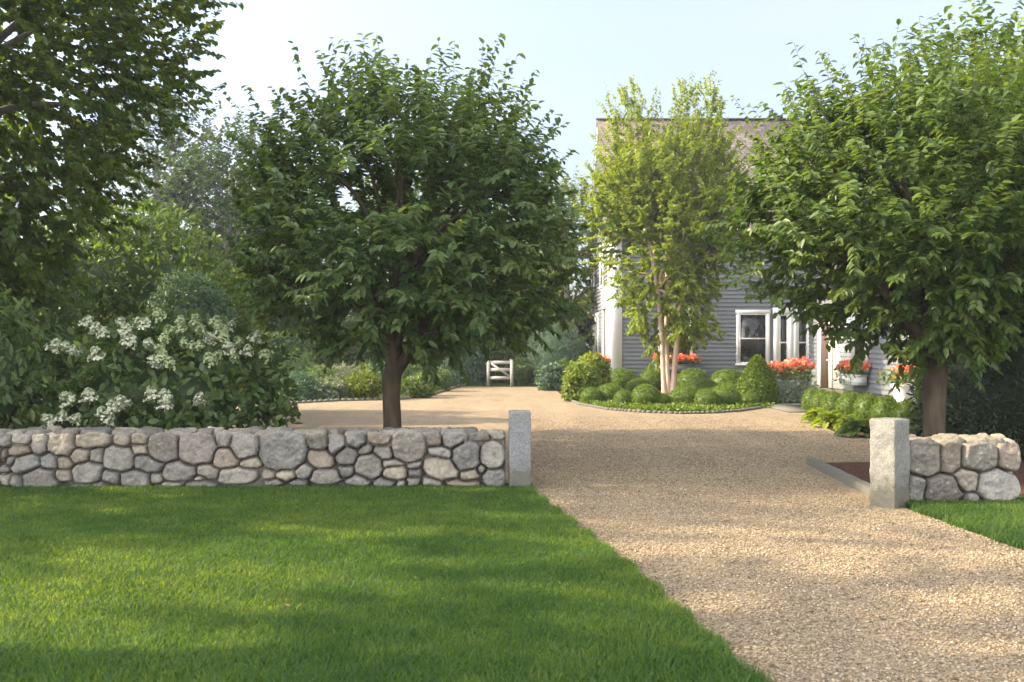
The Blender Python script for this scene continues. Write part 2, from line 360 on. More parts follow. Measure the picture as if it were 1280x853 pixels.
def leafball(n, rs, prof_fn, leaf, upb=.3, depth=.25, lump=.12, lf=2.0, seed=3, spray=5, out=1.0, minz=-1.0, droop=0.0):
    """leaves through the outer shell of a rounded body of half-axes prof_fn"""
    m = n//spray; d = nrm(rs.randn(m*2, 3)); d = d[d[:, 2] > minz][:m]; m = len(d)
    ax = np.array(prof_fn, float); lp = 1+lump*2*fbm(d*lf+seed, seed, 3)
    u = 1-depth*rs.rand(m)**1.5
    c = d*ax*(lp*u)[:, None]
    nn = nrm(d/ax)
    sd = nrm(nn*out+np.array([0, 0, upb])+rs.randn(m, 3)*.35)
    P = np.repeat(c, spray, 0)+rs.randn(m*spray, 3)*leaf[0]*.35; SDr = np.repeat(sd, spray, 0)
    D = SDr*.7+rs.randn(m*spray, 3)*.6-np.array([0, 0, droop]); Nn = np.repeat(nn, spray, 0)+np.array([0, 0, .5])+rs.randn(m*spray, 3)*.45
    ls = leaf[0]*(.6+.7*rs.rand(len(P)))
    rnd = np.clip(.5*np.repeat(rs.rand(m), spray)+.5*rs.rand(len(P)), 0, 1)
    V, F, a = leaf_arrays(P, D, Nn, ls, ls*leaf[1], rnd, rs)
    return V, F, a
def core(ax, k, seed, lump=.12, lf=2.0, seg=20, rings=12):
    th = np.linspace(0, math.pi, rings+1)[1:-1]; ph = np.arange(seg)*2*math.pi/seg
    d = np.stack([np.sin(th)[:, None]*np.cos(ph), np.sin(th)[:, None]*np.sin(ph), np.cos(th)[:, None]+0*ph], -1).reshape(-1, 3)
    d = np.concatenate([d, [[0, 0, 1], [0, 0, -1]]]); lp = 1+lump*2*fbm(d*lf+seed, seed, 3)
    V = d*np.array(ax)*(lp*k)[:, None]; nr = rings-1
    i, j = np.meshgrid(np.arange(nr-1), np.arange(seg), indexing='ij'); i = i.ravel(); j = j.ravel(); j2 = (j+1) % seg
    q = np.stack([i*seg+j, (i+1)*seg+j, (i+1)*seg+j2, i*seg+j2], 1); jj = np.arange(seg); t = nr*seg
    tri = np.concatenate([np.stack([np.full(seg, t), jj, (jj+1) % seg], 1), np.stack([np.full(seg, t+1), (nr-1)*seg+(jj+1) % seg, (nr-1)*seg+jj], 1)])
    return V, q, tri
def shrub(label, loc, ax, n, leaf, lmat, name='shrub', cat='shrub', group=None, seed=1, zc=None, solid=.8, stems=True, **kw):
    """a bush: stems plus a leafy body whose half-axes are ax, body centre at height zc"""
    rs = R(seed); zc = ax[2]*.92 if zc is None else zc; solid = min(solid, .97-1.15*kw.get('depth', .25))
    root = empty(name, (*loc, 0)); tag(root, label, cat, group)
    V, F, a = leafball(n, rs, ax, leaf, seed=seed, **kw); fs = [F]
    if solid:
        cv, q, t = core(ax, solid, seed, kw.get('lump', .12), kw.get('lf', 2.0)); k = len(V)
        V = np.concatenate([V, cv]); fs += [q+k, t+k]; a = np.concatenate([a, np.zeros(len(cv))+.1])
    V[:, 2] = np.maximum(V[:, 2]+zc, .01)
    build('foliage', V, fs, lmat, root, {'rnd': a})
    if stems:
        mb = MB()
        for k in range(5):
            t = k*1.256+rs.rand(); e = np.array([math.cos(t)*ax[0]*.5, math.sin(t)*ax[1]*.5, zc+ax[2]*.3]); b = e*np.array([.15, .15, 0])
            mb.tube([b, b*.5+e*.5+np.array([0, 0, .1]), e], [.03, .02, .008], 5)
        mb.build('stems', M_BARK, root, smooth=True)
    return root

# ------------------------------------------------------------------ ground, driveway, beds
def plane(name, pts, z, mat, kind='structure'):
    o = build(name, [(x, y, z) for x, y in pts], [np.arange(len(pts))[None, :]], mat); o['kind'] = kind; return o
plane('ground', [(-400, -60), (400, -60), (400, 600), (-400, 600)], 0, M_GROUND)
EDGE_L = [(1.75, -2), (1.55, 3), (1.32, 5.45), (1.0, 7.94), (.55, 10.6), (.26, 12.4)]
EDGE_R = [(4.27, 11.55), (4.30, 11.2), (4.36, 10.2), (4.44, 8.86), (4.6, 5), (4.7, -2)]
BED_L = [G(330, 507), G(420, 502), G(500, 500), G(535, 496), G(560, 488), (-2.2, 42.6)]
ISLE = [(1.7, 39), (1.72, 36.5), (1.75, 33), (2.0, 30.2), (2.6, 27.8), (3.4, 26.7), (4.3, 26.15), (5.2, 26.4), (6.0, 27.1), (6.9, 28.4)]
BED_R = [(8.1, 27.8), (7.0, 24.5), (6.6, 21), (6.9, 18.2), (6.6, 16.3), (5.8, 15.6), (4.42, 15.45), (4.24, 11.75)]
drive = EDGE_L+[(.26, 13.2), (-12, 13.45), (-12, 31.9)]+BED_L+[(1.6, 42.6)]+ISLE+[(7.2, 29), (8.0, 29)]+BED_R+EDGE_R
plane('driveway', drive, .004, M_GRAVEL)
plane('mulch_bed', [(4.30, 11.9), (4.46, 15.4), (5.8, 15.55), (6.65, 16.25), (6.95, 18.2), (6.65, 21), (7.05, 24.5), (8.15, 27.8), (9.9, 29.5), (11.5, 29.5), (11.5, 12.2), (5.9, 12.2)], .004, M_MULCH)
plane('planting_bed', [(1.74, 39.8), (1.76, 36.5), (1.79, 33), (2.04, 30.25), (2.63, 27.85), (3.4, 26.75), (4.3, 26.2), (5.2, 26.45), (6.0, 27.15), (6.9, 28.45), (7.2, 29.05), (7.2, 39.9)], .004, M_MULCH)
o = MB(); o.cbox(7.22, 8.05, 26.7, 29.6, .0, .05); o.cbox(7.3, 9.6, 29.62, 31.2, 0, .06)
tag(o.build('stone_path', M_GRANW), kind='structure')

def in_left(x, y):      # left lawn
    return x < np.interp(y, [e[1] for e in EDGE_L], [e[0] for e in EDGE_L])
def in_right(x, y):
    ys = [e[1] for e in EDGE_R][::-1]; return x > np.interp(y, ys, [e[0] for e in EDGE_R][::-1])
def grass(name, X, Y, rs, mat, hscale=1.0):
    n = len(X); far = np.clip((Y-5)/8, 0, 1)
    h = (.040+.042*rs.rand(n))*hscale*(1+.7*fbm(np.stack([X*1.7, Y*1.7, 0*X], 1), 4)); wd = (.0032+.0030*far)*(.7+.6*rs.rand(n))
    a = rs.rand(n)*2*math.pi; ln = h*(.2+1.0*rs.rand(n)**1.3); ln = np.minimum(ln, .08)
    la = a+math.pi/2+(rs.rand(n)-.5)*1.2
    dx, dy = np.cos(a)*wd, np.sin(a)*wd; lx, ly = np.cos(la)*ln, np.sin(la)*ln; z0 = np.zeros(n)
    V = np.stack([np.stack([X-dx, Y-dy, z0], 1), np.stack([X+dx, Y+dy, z0], 1), np.stack([X+dx*.8+lx*.35, Y+dy*.8+ly*.35, h*.6], 1),
                  np.stack([X-dx*.8+lx*.35, Y-dy*.8+ly*.35, h*.6], 1), np.stack([X+lx, Y+ly, h*(1-.25*rs.rand(n))], 1)], 1).reshape(-1, 3)
    i = (np.arange(n)*5)[:, None]
    patch = fbm(np.stack([X*.9, Y*.9, 0*X+3], 1), 11)*.7+fbm(np.stack([X*5, Y*5, 0*X+3], 1), 12)*.5
    h = h*np.where((Y > 12.42) & (X < 1) | (Y > 11.2) & (X > 4), 1.2+.8*rs.rand(n), 1)
    rnd = np.clip(.15+.6*rs.rand(n)+patch, 0, 1)
    return tag(build(name, V, [i+np.array([[0, 1, 2, 3]]), i+np.array([[3, 2, 4]])], mat, None, {'rnd': np.repeat(rnd, 5)}), kind='stuff')
rs = R(3)
m = 900000; Y = 4.2+8.45*rs.rand(m)**1.0; X = -8.5+10.5*rs.rand(m)
keep = (X > -.56*Y-.8) & in_left(X+.05*(rs.rand(m)-.35)+.03*np.sin(Y*9), Y) & (rs.rand(m) < np.clip(1.5-.085*Y, .45, 1))
grass_l = grass('lawn_grass', X[keep], Y[keep], rs, L_GRASS); tag(grass_l, 'mown green lawn before the long stone wall', 'grass')
m = 130000; Y = 7.0+4.45*rs.rand(m); X = 4.2+4.2*rs.rand(m)
keep = in_right(X-.08*(rs.rand(m)-.35)-.03*np.sin(Y*8), Y) & (Y < 11.36) & (X < .56*Y+.6)
tag(grass('lawn_grass', X[keep], Y[keep], rs, L_GRASS, 1.2), 'narrow strip of green lawn below the short stone wall', 'grass')

# loose pebbles on the gravel
def pebbles(n, rs):
    Y = 4.3+10.5*rs.rand(n)**1.35; X = .1+4.7*rs.rand(n); far = rs.rand(n) < .42
    Y = np.where(far, 13.6+13*rs.rand(n)**1.3, Y); X = np.where(far, -6+12.9*rs.rand(n), X)
    k = ~in_left(X-.03*rs.rand(n), np.minimum(Y, 12.3)) & ((Y > 11.2) | ~in_right(X, Y)) & ((Y < 12.2) | (X > .3) | (far & ((X+1.82)**2+(Y-15.5)**2 > .06))) & ((Y < 11) | (X < np.interp(Y, [11, 12, 15.4, 16, 18.2, 21, 24.5, 26], [4.0, 3.95, 4.2, 6.0, 6.7, 6.5, 6.8, 7.0]))) & ((Y < 25.5) | (X < 1.4)) & (rs.rand(n) < np.clip((28-Y)/9, 0, 1))
    X, Y, far = X[k], Y[k], far[k]; n = len(X); s = (.004+.0075*rs.rand(n)**1.6)*np.where(far, 1.25, 1)
    o = np.array([[1, 0, 0], [-1, 0, 0], [0, 1, 0], [0, -1, 0], [0, 0, 1], [0, 0, -1]], float)
    a = rs.rand(n)*6.28; ca, sa = np.cos(a), np.sin(a)
    v = o[None]*np.stack([1+.6*rs.rand(n), .7+.4*rs.rand(n), .5+.3*rs.rand(n)], 1)[:, None]*(.8+.4*rs.rand(n, 6, 1))
    x = v[..., 0]*ca[:, None]-v[..., 1]*sa[:, None]; y = v[..., 0]*sa[:, None]+v[..., 1]*ca[:, None]
    V = np.stack([x, y, v[..., 2]], -1)*s[:, None, None]+np.stack([X, Y, .005+s*.35], 1)[:, None]
    f = np.array([[4, 0, 2], [4, 2, 1], [4, 1, 3], [4, 3, 0], [5, 2, 0], [5, 1, 2], [5, 3, 1], [5, 0, 3]])
    F = ((np.arange(n)*6)[:, None, None]+f[None]).reshape(-1, 3)
    return build('gravel_pebbles', V.reshape(-1, 3), [F], M_PEB, None, {'rnd': np.repeat(rs.rand(n), 6)}, smooth=True)
tag(pebbles(200000, R(5)), 'loose tan pebbles lying over the gravel driveway', 'gravel', kind='stuff')
rs = R(8); n = 130; X = 1+3.2*rs.rand(n); Y = 5+9*rs.rand(n); 
k = ~in_left(X, Y); X, Y = X[k], Y[k]; n = len(X)
X2 = -3+3.6*rs.rand(16); Y2 = 6.5+5*rs.rand(16); X = np.r_[X, X2]; Y = np.r_[Y, Y2]; Z = np.r_[np.full(n, .014), np.full(16, .065)]; n = len(X)
V, F, a = leaf_arrays(np.stack([X, Y, Z], 1), np.c_[rs.randn(n, 2), np.zeros(n)], np.c_[rs.randn(n, 2)*.25, np.ones(n)], .03+.03*rs.rand(n), .016+.015*rs.rand(n), rs.rand(n), rs)
tag(build('fallen_leaves', V, [F], L_DEAD, None, {'rnd': a}), 'few small fallen leaves scattered over driveway and lawn', 'leaves', kind='stuff')

# ------------------------------------------------------------------ dry stone walls
TONES = [(.27, .24, .205), (.32, .28, .225), (.235, .22, .20), (.37, .305, .205), (.29, .25, .20), (.37, .33, .27), (.25, .205, .17), (.35, .29, .20), (.215, .20, .185), (.32, .24, .165), (.30, .275, .24)]
def wall_mesh(length, height, thick, front, seed, res=.011, x_ref=0.0):
    """a dry stone wall along +x from 0; front: list of stones (x, z, w, h) on its face; the rest is laid at random"""
    rs = R(seed); cor = .045
    # cross-section: up the front (y=0), over the top, down the back (y=thick)
    lf = height-cor; lt = thick-2*cor; arc = cor*math.pi/2; tot = lf+arc+lt+arc+lf
    nv = int(tot/res); v = np.concatenate([np.linspace(0, lf+arc+lt*.5, int((lf+arc+lt*.5)/res)), np.linspace(lf+arc+lt*.5, tot, int((lt*.5+arc+lf)/.03))[1:]])
    def sec(v):
        y = np.zeros_like(v); z = np.zeros_like(v); ny = np.zeros_like(v); nz = np.zeros_like(v)
        a = v < lf; y[a] = 0; z[a] = v[a]; ny[a] = -1
        b = (v >= lf) & (v < lf+arc); t = (v[b]-lf)/cor; y[b] = cor-cor*np.cos(t); z[b] = lf+cor*np.sin(t); ny[b] = -np.cos(t); nz[b] = np.sin(t)
        c = (v >= lf+arc) & (v < lf+arc+lt); y[c] = cor+v[c]-lf-arc; z[c] = height; nz[c] = 1
        d = (v >= lf+arc+lt) & (v < lf+2*arc+lt); t = (v[d]-lf-arc-lt)/cor; y[d] = thick-cor+cor*np.sin(t); z[d] = lf+cor*np.cos(t); ny[d] = np.sin(t); nz[d] = np.cos(t)
        e = v >= lf+2*arc+lt; y[e] = thick; z[e] = lf-(v[e]-lf-2*arc-lt); ny[e] = 1
        return y, z, ny, nz
    st = list(front); vt0 = height+.02
    x = -.1                      # top and back stones, in unrolled coordinates
    while x < length+.2:
        w_ = .2+.3*rs.rand(); vv = vt0
        while vv < tot+.1:
            h_ = (.2+.25*rs.rand()); st.append((x+w_/2+.04*rs.randn(), vv+h_/2+.06, w_*1.02, h_)); vv += h_
        x += w_*.98
    st = np.array(st)
    u = np.linspace(0, length, int(length/res)); UU, VV = np.meshgrid(u, v, indexing='ij')
    wob = np.stack([UU*5, VV*5, 0*UU], -1); du = fbm(wob, seed, 3)*.045; dv = fbm(wob+50, seed, 3)*.045
    U2, V2 = UU+du, VV+dv
    F1 = np.full(UU.shape, 9.); F2 = F1.copy(); ID = np.zeros(UU.shape, int)
    for i, (cx, cz, w_, h_) in enumerate(st):
        i0, i1 = np.searchsorted(u, [cx-w_*1.2-.12, cx+w_*1.2+.12]); j0, j1 = np.searchsorted(v, [cz-h_*1.2-.12, cz+h_*1.2+.12])
        sl = np.s_[i0:i1, j0:j1]; ang = rs.randn()*.13; ca, sa = math.cos(ang), math.sin(ang)
        ddx = U2[sl]-cx; ddz = V2[sl]-cz; p = 1.9+1.5*rs.rand()
        qx = np.abs(ddx*ca+ddz*sa)/(w_/2); qz = np.abs(-ddx*sa+ddz*ca)/(h_/2)
        d = (qx**p+qz**p)**(1/p); d = (d-1)*min(w_, h_)/2*1.0          # rough signed distance to the stone's outline
        a = F1[sl]; b = F2[sl]; c = ID[sl]; closer = d < a
        F2[sl] = np.where(closer, a, np.minimum(b, d)); F1[sl] = np.where(closer, d, a); ID[sl] = np.where(closer, i, c)
    e = (F2-F1)*.5; e = np.minimum(e, np.maximum(.014-F1, 0)+.0)
    t = np.clip(e/.042, 0, 1); prof = 1-(1-t)**2.3
    deep = np.clip((.0105-e)/.006, 0, 1)
    tilt = rs.randn(len(st), 2)*.10; off = rs.randn(len(st))*.012
    cx = st[ID, 0]; cz = st[ID, 1]
    P3 = np.stack([UU*1.0, VV*1.0, ID*3.7], -1)
    d = -.075*(1-prof)-.13*deep+(tilt[ID, 0]*(UU-cx)+tilt[ID, 1]*(VV-cz))*prof+off[ID]*prof+.075*fbm(P3*7, seed+2, 3)*prof+.035*fbm(P3*26, seed+3, 2)
    y, z, ny, nz = sec(VV)
    ends = np.minimum(UU, length-UU); ec = np.clip(ends/.05, 0, 1); shr = .05*(1-np.sqrt(1-(1-ec)**2))
    cy, cz2 = thick/2, height/2
    Yp = y+ny*d; Zp = z+nz*d
    d2 = np.where(nz > .2, np.minimum(d, .03), d); Yp = y+ny*d; Zp = z+nz*d2*np.where(nz > .2, .9, 1)
    Yp = Yp+np.sign(cy-Yp)*shr; Zp = Zp-np.where(nz > .3, shr, 0)
    Vt = np.stack([UU, Yp, Zp], -1).reshape(-1, 3); nu, nvv = UU.shape
    i, j = np.meshgrid(np.arange(nu-1), np.arange(nvv-1), indexing='ij'); i = i.ravel(); j = j.ravel()
    Fq = np.stack([i*nvv+j, (i+1)*nvv+j, (i+1)*nvv+j+1, i*nvv+j+1], 1)
    tone = np.array([(lambda c: c*.60+c.mean()*.40)(np.array(TONES[rs.randint(len(TONES))]))*(.62+.38*rs.rand()) for _ in st])
    tc = tone[ID].reshape(-1, 3)*(1-.75*deep.reshape(-1, 1)*0)
    caps = [np.arange(nvv)[None, ::-1], (np.arange(nvv)+(nu-1)*nvv)[None, :]]
    return Vt, [Fq]+caps, tc
def px_stones(lst, ox, oy, sc, Y0, xleft):
    out = []
    for cx, cy, w_, h_ in lst:
        px, py = ox+cx/sc, oy+cy/sc; k = Y0/1280
        out.append(((px-640)*k-xleft, 1.8-(py-430)*k, w_/sc*k*1.0, h_/sc*k*1.0))
    return out
A_ = [(15,115,70,75),(95,105,85,70),(180,130,75,105),(280,130,130,120),(432,115,175,85),(570,110,85,65),(650,110,75,65),(765,150,150,150),(920,150,190,170),(1045,110,75,75),(1145,140,150,120),
      (80,170,105,60),(10,190,35,60),(40,215,55,50),(110,230,140,100),(220,220,80,85),(295,222,75,65),(370,190,90,70),(450,195,70,80),(550,205,140,125),(652,165,75,55),(692,230,140,75),(1058,200,115,100),(1172,230,95,60),
      (15,255,40,40),(285,283,90,55),(405,270,150,100),(520,292,100,65),(840,265,155,90),(972,262,110,60),(1110,285,170,80),(15,305,60,60),(65,312,55,55),(175,300,180,120),(620,298,155,75),(728,295,60,60),(395,335,250,25),(795,325,90,25),(940,325,140,35),(20,345,50,20),(920,295,60,25)]
B_ = [(77,225,226,210),(240,192,95,90),(328,195,75,105),(420,180,90,85),(520,172,110,70),(660,210,150,165),(778,180,70,80),(878,175,115,110),(985,160,95,65),(1070,160,75,60),
      (255,272,125,80),(375,260,95,90),(460,232,60,60),(540,245,85,65),(805,243,110,55),(925,260,130,140),(1045,255,120,125),(475,310,120,125),(585,295,105,28),(680,303,70,28),(810,320,170,105),(995,325,50,45),(95,348,85,55),(178,330,72,65),
      (372,330,70,65),(598,340,110,60),(683,338,65,35),(40,380,80,30),(148,382,75,30),(278,355,150,75),(430,368,110,55),(548,380,100,40),(625,385,50,30),(680,375,70,40),(760,382,100,30),(900,385,150,40),(940,345,95,55),(1055,360,110,85),(15,342,55,45)]
YW = 12.65; XL = -9.6; XR = -.085
front = px_stones(A_, 0, 520, 3.765, YW, XL)+px_stones(B_, 330, 500, 3.657, YW, XL)
rs = R(21); x = -.05
while x < 9.6-6.36-.02:
    w_ = .22+.22*rs.rand(); z = 0
    while z < .72:
        h_ = .12+.2*rs.rand(); front.append((x+w_/2+.05*rs.randn(), z+h_/2, w_*(.8+.4*rs.rand()), h_)); z += h_
    x += w_*.95
V, F, tc = wall_mesh(XR-XL, .715, .62, front, 31)
tag(build('stone_wall', V, F, M_STONE, None, {'tone': tc}, smooth=True, loc=(XL, YW, 0)), 'long low dry stone wall of rounded fieldstones across the left of the lawn', 'stone wall', 'dry stone walls')
C_ = [(755,310,195,195),(905,305,110,185),(1050,305,195,155),(1210,305,120,175),(705,480,110,145),(865,480,215,165),(980,430,135,130),(1155,465,235,180),(1015,530,60,70),(1190,580,150,35)]
YW2 = 11.4; XL2 = 4.40
V, F, tc = wall_mesh(1.29, .735, .62, px_stones(C_, 980, 500, 4.267, YW2, XL2), 37, .008)
tag(build('stone_wall', V, F, M_STONE, None, {'tone': tc}, smooth=True, loc=(XL2, YW2, 0)), 'short stub of dry stone wall made of large blocky stones beside right gatepost', 'stone wall', 'dry stone walls')

def rough_block(name, dx, dy, dz, mat, loc, rz, seed, res=.022, amp=.012, parent=None):
    """a split-stone block: a gridded box whose faces and arrises are roughened"""
    Vs = []; Fs = []; k = 0
    for ax in range(3):
        for sg in (0, 1):
            dims = [dx, dy, dz]; a, b = [(1, 2), (2, 0), (0, 1)][ax]; na, nb = max(2, int(dims[a]/res)), max(2, int(dims[b]/res))
            A, B = np.meshgrid(np.linspace(0, dims[a], na), np.linspace(0, dims[b], nb), indexing='ij'); P = np.zeros(A.shape+(3,)); P[..., a] = A; P[..., b] = B; P[..., ax] = sg*dims[ax]
            i, j = np.meshgrid(np.arange(na-1), np.arange(nb-1), indexing='ij'); i = i.ravel(); j = j.ravel()
            q = np.stack([i*nb+j, (i+1)*nb+j, (i+1)*nb+j+1, i*nb+j+1], 1); q = q if sg else q[:, ::-1]
            Vs.append(P.reshape(-1, 3)); Fs.append(q+k); k += na*nb
    V = np.concatenate(Vs); dims = np.array([dx, dy, dz]); c = dims/2
    # soften the arrises
    r = .018; q = np.clip(V, r, dims-r); dlt = V-q; ln = np.linalg.norm(dlt, axis=1, keepdims=True); V = np.where(ln > 1e-6, q+dlt/np.maximum(ln, 1e-6)*np.minimum(ln, r), V)
    n = nrm(V-q+1e-9*(V-c))
    dd = fbm(V*7+seed, seed, 3)*amp*2+fbm(V*28+seed, seed+4, 2)*amp*1.2
    V = V+nrm(np.where(ln > 1e-6, n, 0))*dd[:, None]
    V[:, :2] -= c[:2]
    o = build(name, V, Fs, mat, parent, None, smooth=True, loc=loc); o.rotation_euler = (0, 0, rz); return o
tag(rough_block('gatepost', .27, .27, 1.0, M_GRAN, (.095, 12.75, -.03), math.radians(2), 3), 'square grey granite gatepost at the end of the long stone wall', 'gatepost', 'granite gateposts')
tag(rough_block('gatepost', .31, .31, 1.0, M_GRANW, (4.19, 11.36, -.03), math.radians(38), 9, amp=.018), 'rough warm grey granite gatepost turned cornerwise against the short wall', 'gatepost', 'granite gateposts')
kl = math.hypot(.2, 3.45)
tag(rough_block('granite_kerb', .13, kl, .14, M_SLATE, (4.35, 13.55, -.03), -math.atan2(.2, 3.45), 14, .05, .008), 'straight blue grey granite kerb edging the mulch bed beside right gatepost', 'kerb')

# ------------------------------------------------------------------ house
def clap(parent, o, u, nrm_, z0, z1, a_fn, b_fn, mat, name='wall', exp=.16):
    """clapboards: rows of tilted boards on the vertical plane through o along u, facing nrm_"""
    o, u, n = [np.array(v, float) for v in (o, u, nrm_)]; mb = MB(); z = z0
    while z < z1-.01:
        zt = min(z+exp, z1); a0, b0, a1, b1 = a_fn(z), b_fn(z), a_fn(zt), b_fn(zt)
        if b0-a0 > .02:
            if b1-a1 < .02: a1 = b1 = (a1+b1)/2
            Zv = np.array([0, 0, 1.]); p = lambda s, zz, d: o+u*s+Zv*zz+n*d
            mb.quad(p(a0, z, .05), p(b0, z, .05), p(b1, zt, .004), p(a1, zt, .004))
            mb.quad(p(a0, z, .0), p(b0, z, .0), p(b0, z, .05), p(a0, z, .05))
        z = zt
    return mb.build(name, mat, parent)
def window(parent, o, u, n, wd, ht, mat=M_WHITE, rows=2, cols=1, casing=.11, sill=True, pane=M_GLASS, name='window', sashm=None):
    """casing proud of the wall, then sash bars, then glass"""
    o, u, n = [np.array(v, float) for v in (o, u, n)]; Z = np.array([0, 0, 1.]); c = casing; mb = MB()
    B = lambda m_, s, z, w_, h_, d0, d1: m_.box(o+u*s+Z*z+n*d0, u*w_, Z*h_, n*(d1-d0))
    B(mb, -c, -.002, c, ht+.004, 0, .085); B(mb, wd, -.002, c, ht+.004, 0, .085); B(mb, -c-.03, ht+.004, wd+2*c+.06, c+.03, 0, .09)
    if sill: B(mb, -c-.04, -.075, wd+2*c+.08, .07, 0, .12)
    else: B(mb, -c, -c, wd+2*c, c-.004, 0, .085)
    f = mb.build('window' if name == 'window' else name, mat, parent)
    g = MB(); B(g, .0, .0, wd, ht, .0, .053); g.build('pane', pane, f)
    s = MB(); b = .05
    B(s, .002, .003, b, ht-.006, .055, .068); B(s, wd-b-.002, .003, b, ht-.006, .055, .068)
    for k in range(rows+1): B(s, b+.004, min(max(k*ht/rows-b/2, .004), ht-b-.004), wd-2*b-.008, b, .055, .066)
    for k in range(1, cols): B(s, k*wd/cols-.014, b, .028, ht-2*b, .0555, .063)
    s.build('sash', sashm or mat, f); return f
def roof_quad(mb_v, uv, pts, uvs): mb_v.extend(pts); uv.extend(uvs)
HX0, HX1, HY, HD, HE, HR = 3.83, 18.0, 40.0, 10.2, 6.3, 11.55
house = empty('clapboard_house', (HX0, HY, 0)); tag(house, 'grey clapboard house with white trim and shingled roof behind the birch', 'house')
HL = lambda x, y, z: (x-HX0, y-HY, z)
clap(house, HL(HX0, HY, 0), (1, 0, 0), (0, -1, 0), .22, HE, lambda z: .47, lambda z: HX1-HX0, M_SIDING)
slope = (HR-HE)/(HD/2)
gz = lambda z: max(0, (z-HE)/slope)
clap(house, HL(HX0, HY+HD, 0), (0, -1, 0), (-1, 0, 0), .22, HR-.1, gz, lambda z: HD-gz(z), M_SIDING)
mb = MB(); mb.cbox(.03, HX1-HX0, .03, HD-.03, 0, HE-.05); mb.build('wall_core', M_SIDING, house)
mb = MB(); mb.cbox(.02, HX1-HX0, .01, HD-.01, 0, .215); mb.build('foundation', M_GRANW, house)
mb = MB(); mb.cbox(-.07, .46, -.07, .0, .2, HE-.4); mb.cbox(-.07, -.001, .004, .34, .2, HE-.4); mb.build('corner_board', M_WHITE, house)
mb = MB(); mb.cbox(-.06, HX1-HX0, -.06, -.004, HE-.39, HE-.08); mb.cbox(-.12, HX1-HX0, -.36, -.062, HE-.14, HE-.05); mb.build('cornice', M_WHITE, house)
# roof: two slabs
ov = .38; th = .14
def slab(parent, a, b, c, d, up, mat, name='roof'):
    a, b, c, d, up = [np.array(q, float) for q in (a, b, c, d, up)]
    V = [a, b, c, d, a+up, b+up, c+up, d+up]; L1 = np.linalg.norm(b-a); L2 = np.linalg.norm(d-a)
    uvw = [(0, 0, 0), (L1, 0, 0), (L1, L2, 0), (0, L2, 0)]*2
    return build(name, V, [np.array([(0,3,2,1), (4,5,6,7), (0,1,5,4), (1,2,6,5), (2,3,7,6), (3,0,4,7)])], mat, parent, {'uvw': np.array(uvw, float)})
zt = HR-HE; hl = HX1-HX0
e_dz = ov*slope
slab(house, (-.1, -ov, HE-e_dz), (hl+.2, -ov, HE-e_dz), (hl+.2, HD/2, HR), (-.1, HD/2, HR), (0, 0, th), M_ROOF)
slab(house, (-.1, HD/2, HR), (hl+.2, HD/2, HR), (hl+.2, HD+ov, HE-e_dz), (-.1, HD+ov, HE-e_dz), (0, 0, th), M_ROOF)
mb = MB()
for sg in (0, 1):
    y0, y1 = (-ov, HD/2) if sg == 0 else (HD+ov, HD/2)
    mb.box((-.075, y0, HE-e_dz-.24), (0, y1-y0, HR-HE+e_dz), (.06, 0, 0), (0, 0, .235))
mb.build('rake_board', M_WHITE, house)
mb = MB(); mb.cbox(-.12, hl+.2, HD/2-.1, HD/2+.1, HR+th-.03, HR+th+.035); mb.build('ridge_cap', M_ROOF, house)
F_ = (0, -1, 0)
window(house, HL(5.82, HY-.004, 1.3), (1, 0, 0), F_, 1.12, 1.75)
window(house, HL(8.86, HY-.004, 1.03), (1, 0, 0), F_, 1.08, 1.95)
window(house, HL(10.42, HY-.004, .75), (1, 0, 0), F_, .34, 2.2, casing=.22, rows=2)
window(house, HL(11.14, HY-.004, .75), (1, 0, 0), F_, .38, 2.2, casing=.16, rows=2)
for x in (13.2,): window(house, HL(x, HY-.004, 3.95), (1, 0, 0), F_, 1.08, 1.6)
# doorway on the gable side with a white surround
dz = MB(); n_ = -1
dz.cbox(-.10, -.024, .42, .72, .2, 3.2); dz.cbox(-.10, -.024, 2.1, 2.4, .2, 3.2); dz.cbox(-.14, -.024, .36, 2.46, 3.204, 4.05); dz.build('door_surround', M_WHITE, house)
dd = MB(); dd.cbox(-.05, -.024, .73, 2.09, .2, 3.2); dr = dd.build('door', M_DOOR, house)
kn = MB(); kn.tube([(-.05, .9, 1.2), (-.11, .9, 1.2)], [.025, .03], 8); kn.build('handle', M_WHITE, dr)
window(house, HL(HX0-.026, HY+8.3, 1.1), (0, -1, 0), (-1, 0, 0), 1.1, 1.9)
window(house, HL(HX0-.026, HY+5.9, 1.1), (0, -1, 0), (-1, 0, 0), 1.1, 1.9)
for y in (3.4, 8.0): window(house, HL(HX0-.026, HY+y, 4.2), (0, -1, 0), (-1, 0, 0), 1.1, 1.6)
# projecting wing: its long side faces the sun
WX, WY0, WE = 11.6, 27.5, 4.1
wl = HY-WY0; wx = WX-HX0; wy = WY0-HY
clap(house, HL(WX, HY-.03, 0), (0, -1, 0), (-1, 0, 0), .22, WE, lambda z: 0, lambda z: wl-.03, M_SIDING)
sl2 = (6.7-WE)/3.4
clap(house, HL(WX, WY0, 0), (1, 0, 0), (0, -1, 0), .22, 6.6, lambda z: max(0, (z-WE)/sl2), lambda z: 6.8-max(0, (z-WE)/sl2), M_SIDING)
mb = MB(); mb.cbox(wx+.03, wx+6.8, wy+.03, -.03, 0, WE-.05); mb.build('wall_core', M_SIDING, house)
mb = MB(); mb.cbox(wx+.012, wx+6.8, wy+.012, -.05, 0, .215); mb.build('foundation', M_GRANW, house)
mb = MB(); mb.cbox(wx-.05, wx-.0, wy-.05, wy+.3, .2, WE-.3); mb.cbox(wx+.004, wx+.3, wy-.05, wy-.0, .2, WE-.3); mb.build('corner_board', M_WHITE, house)
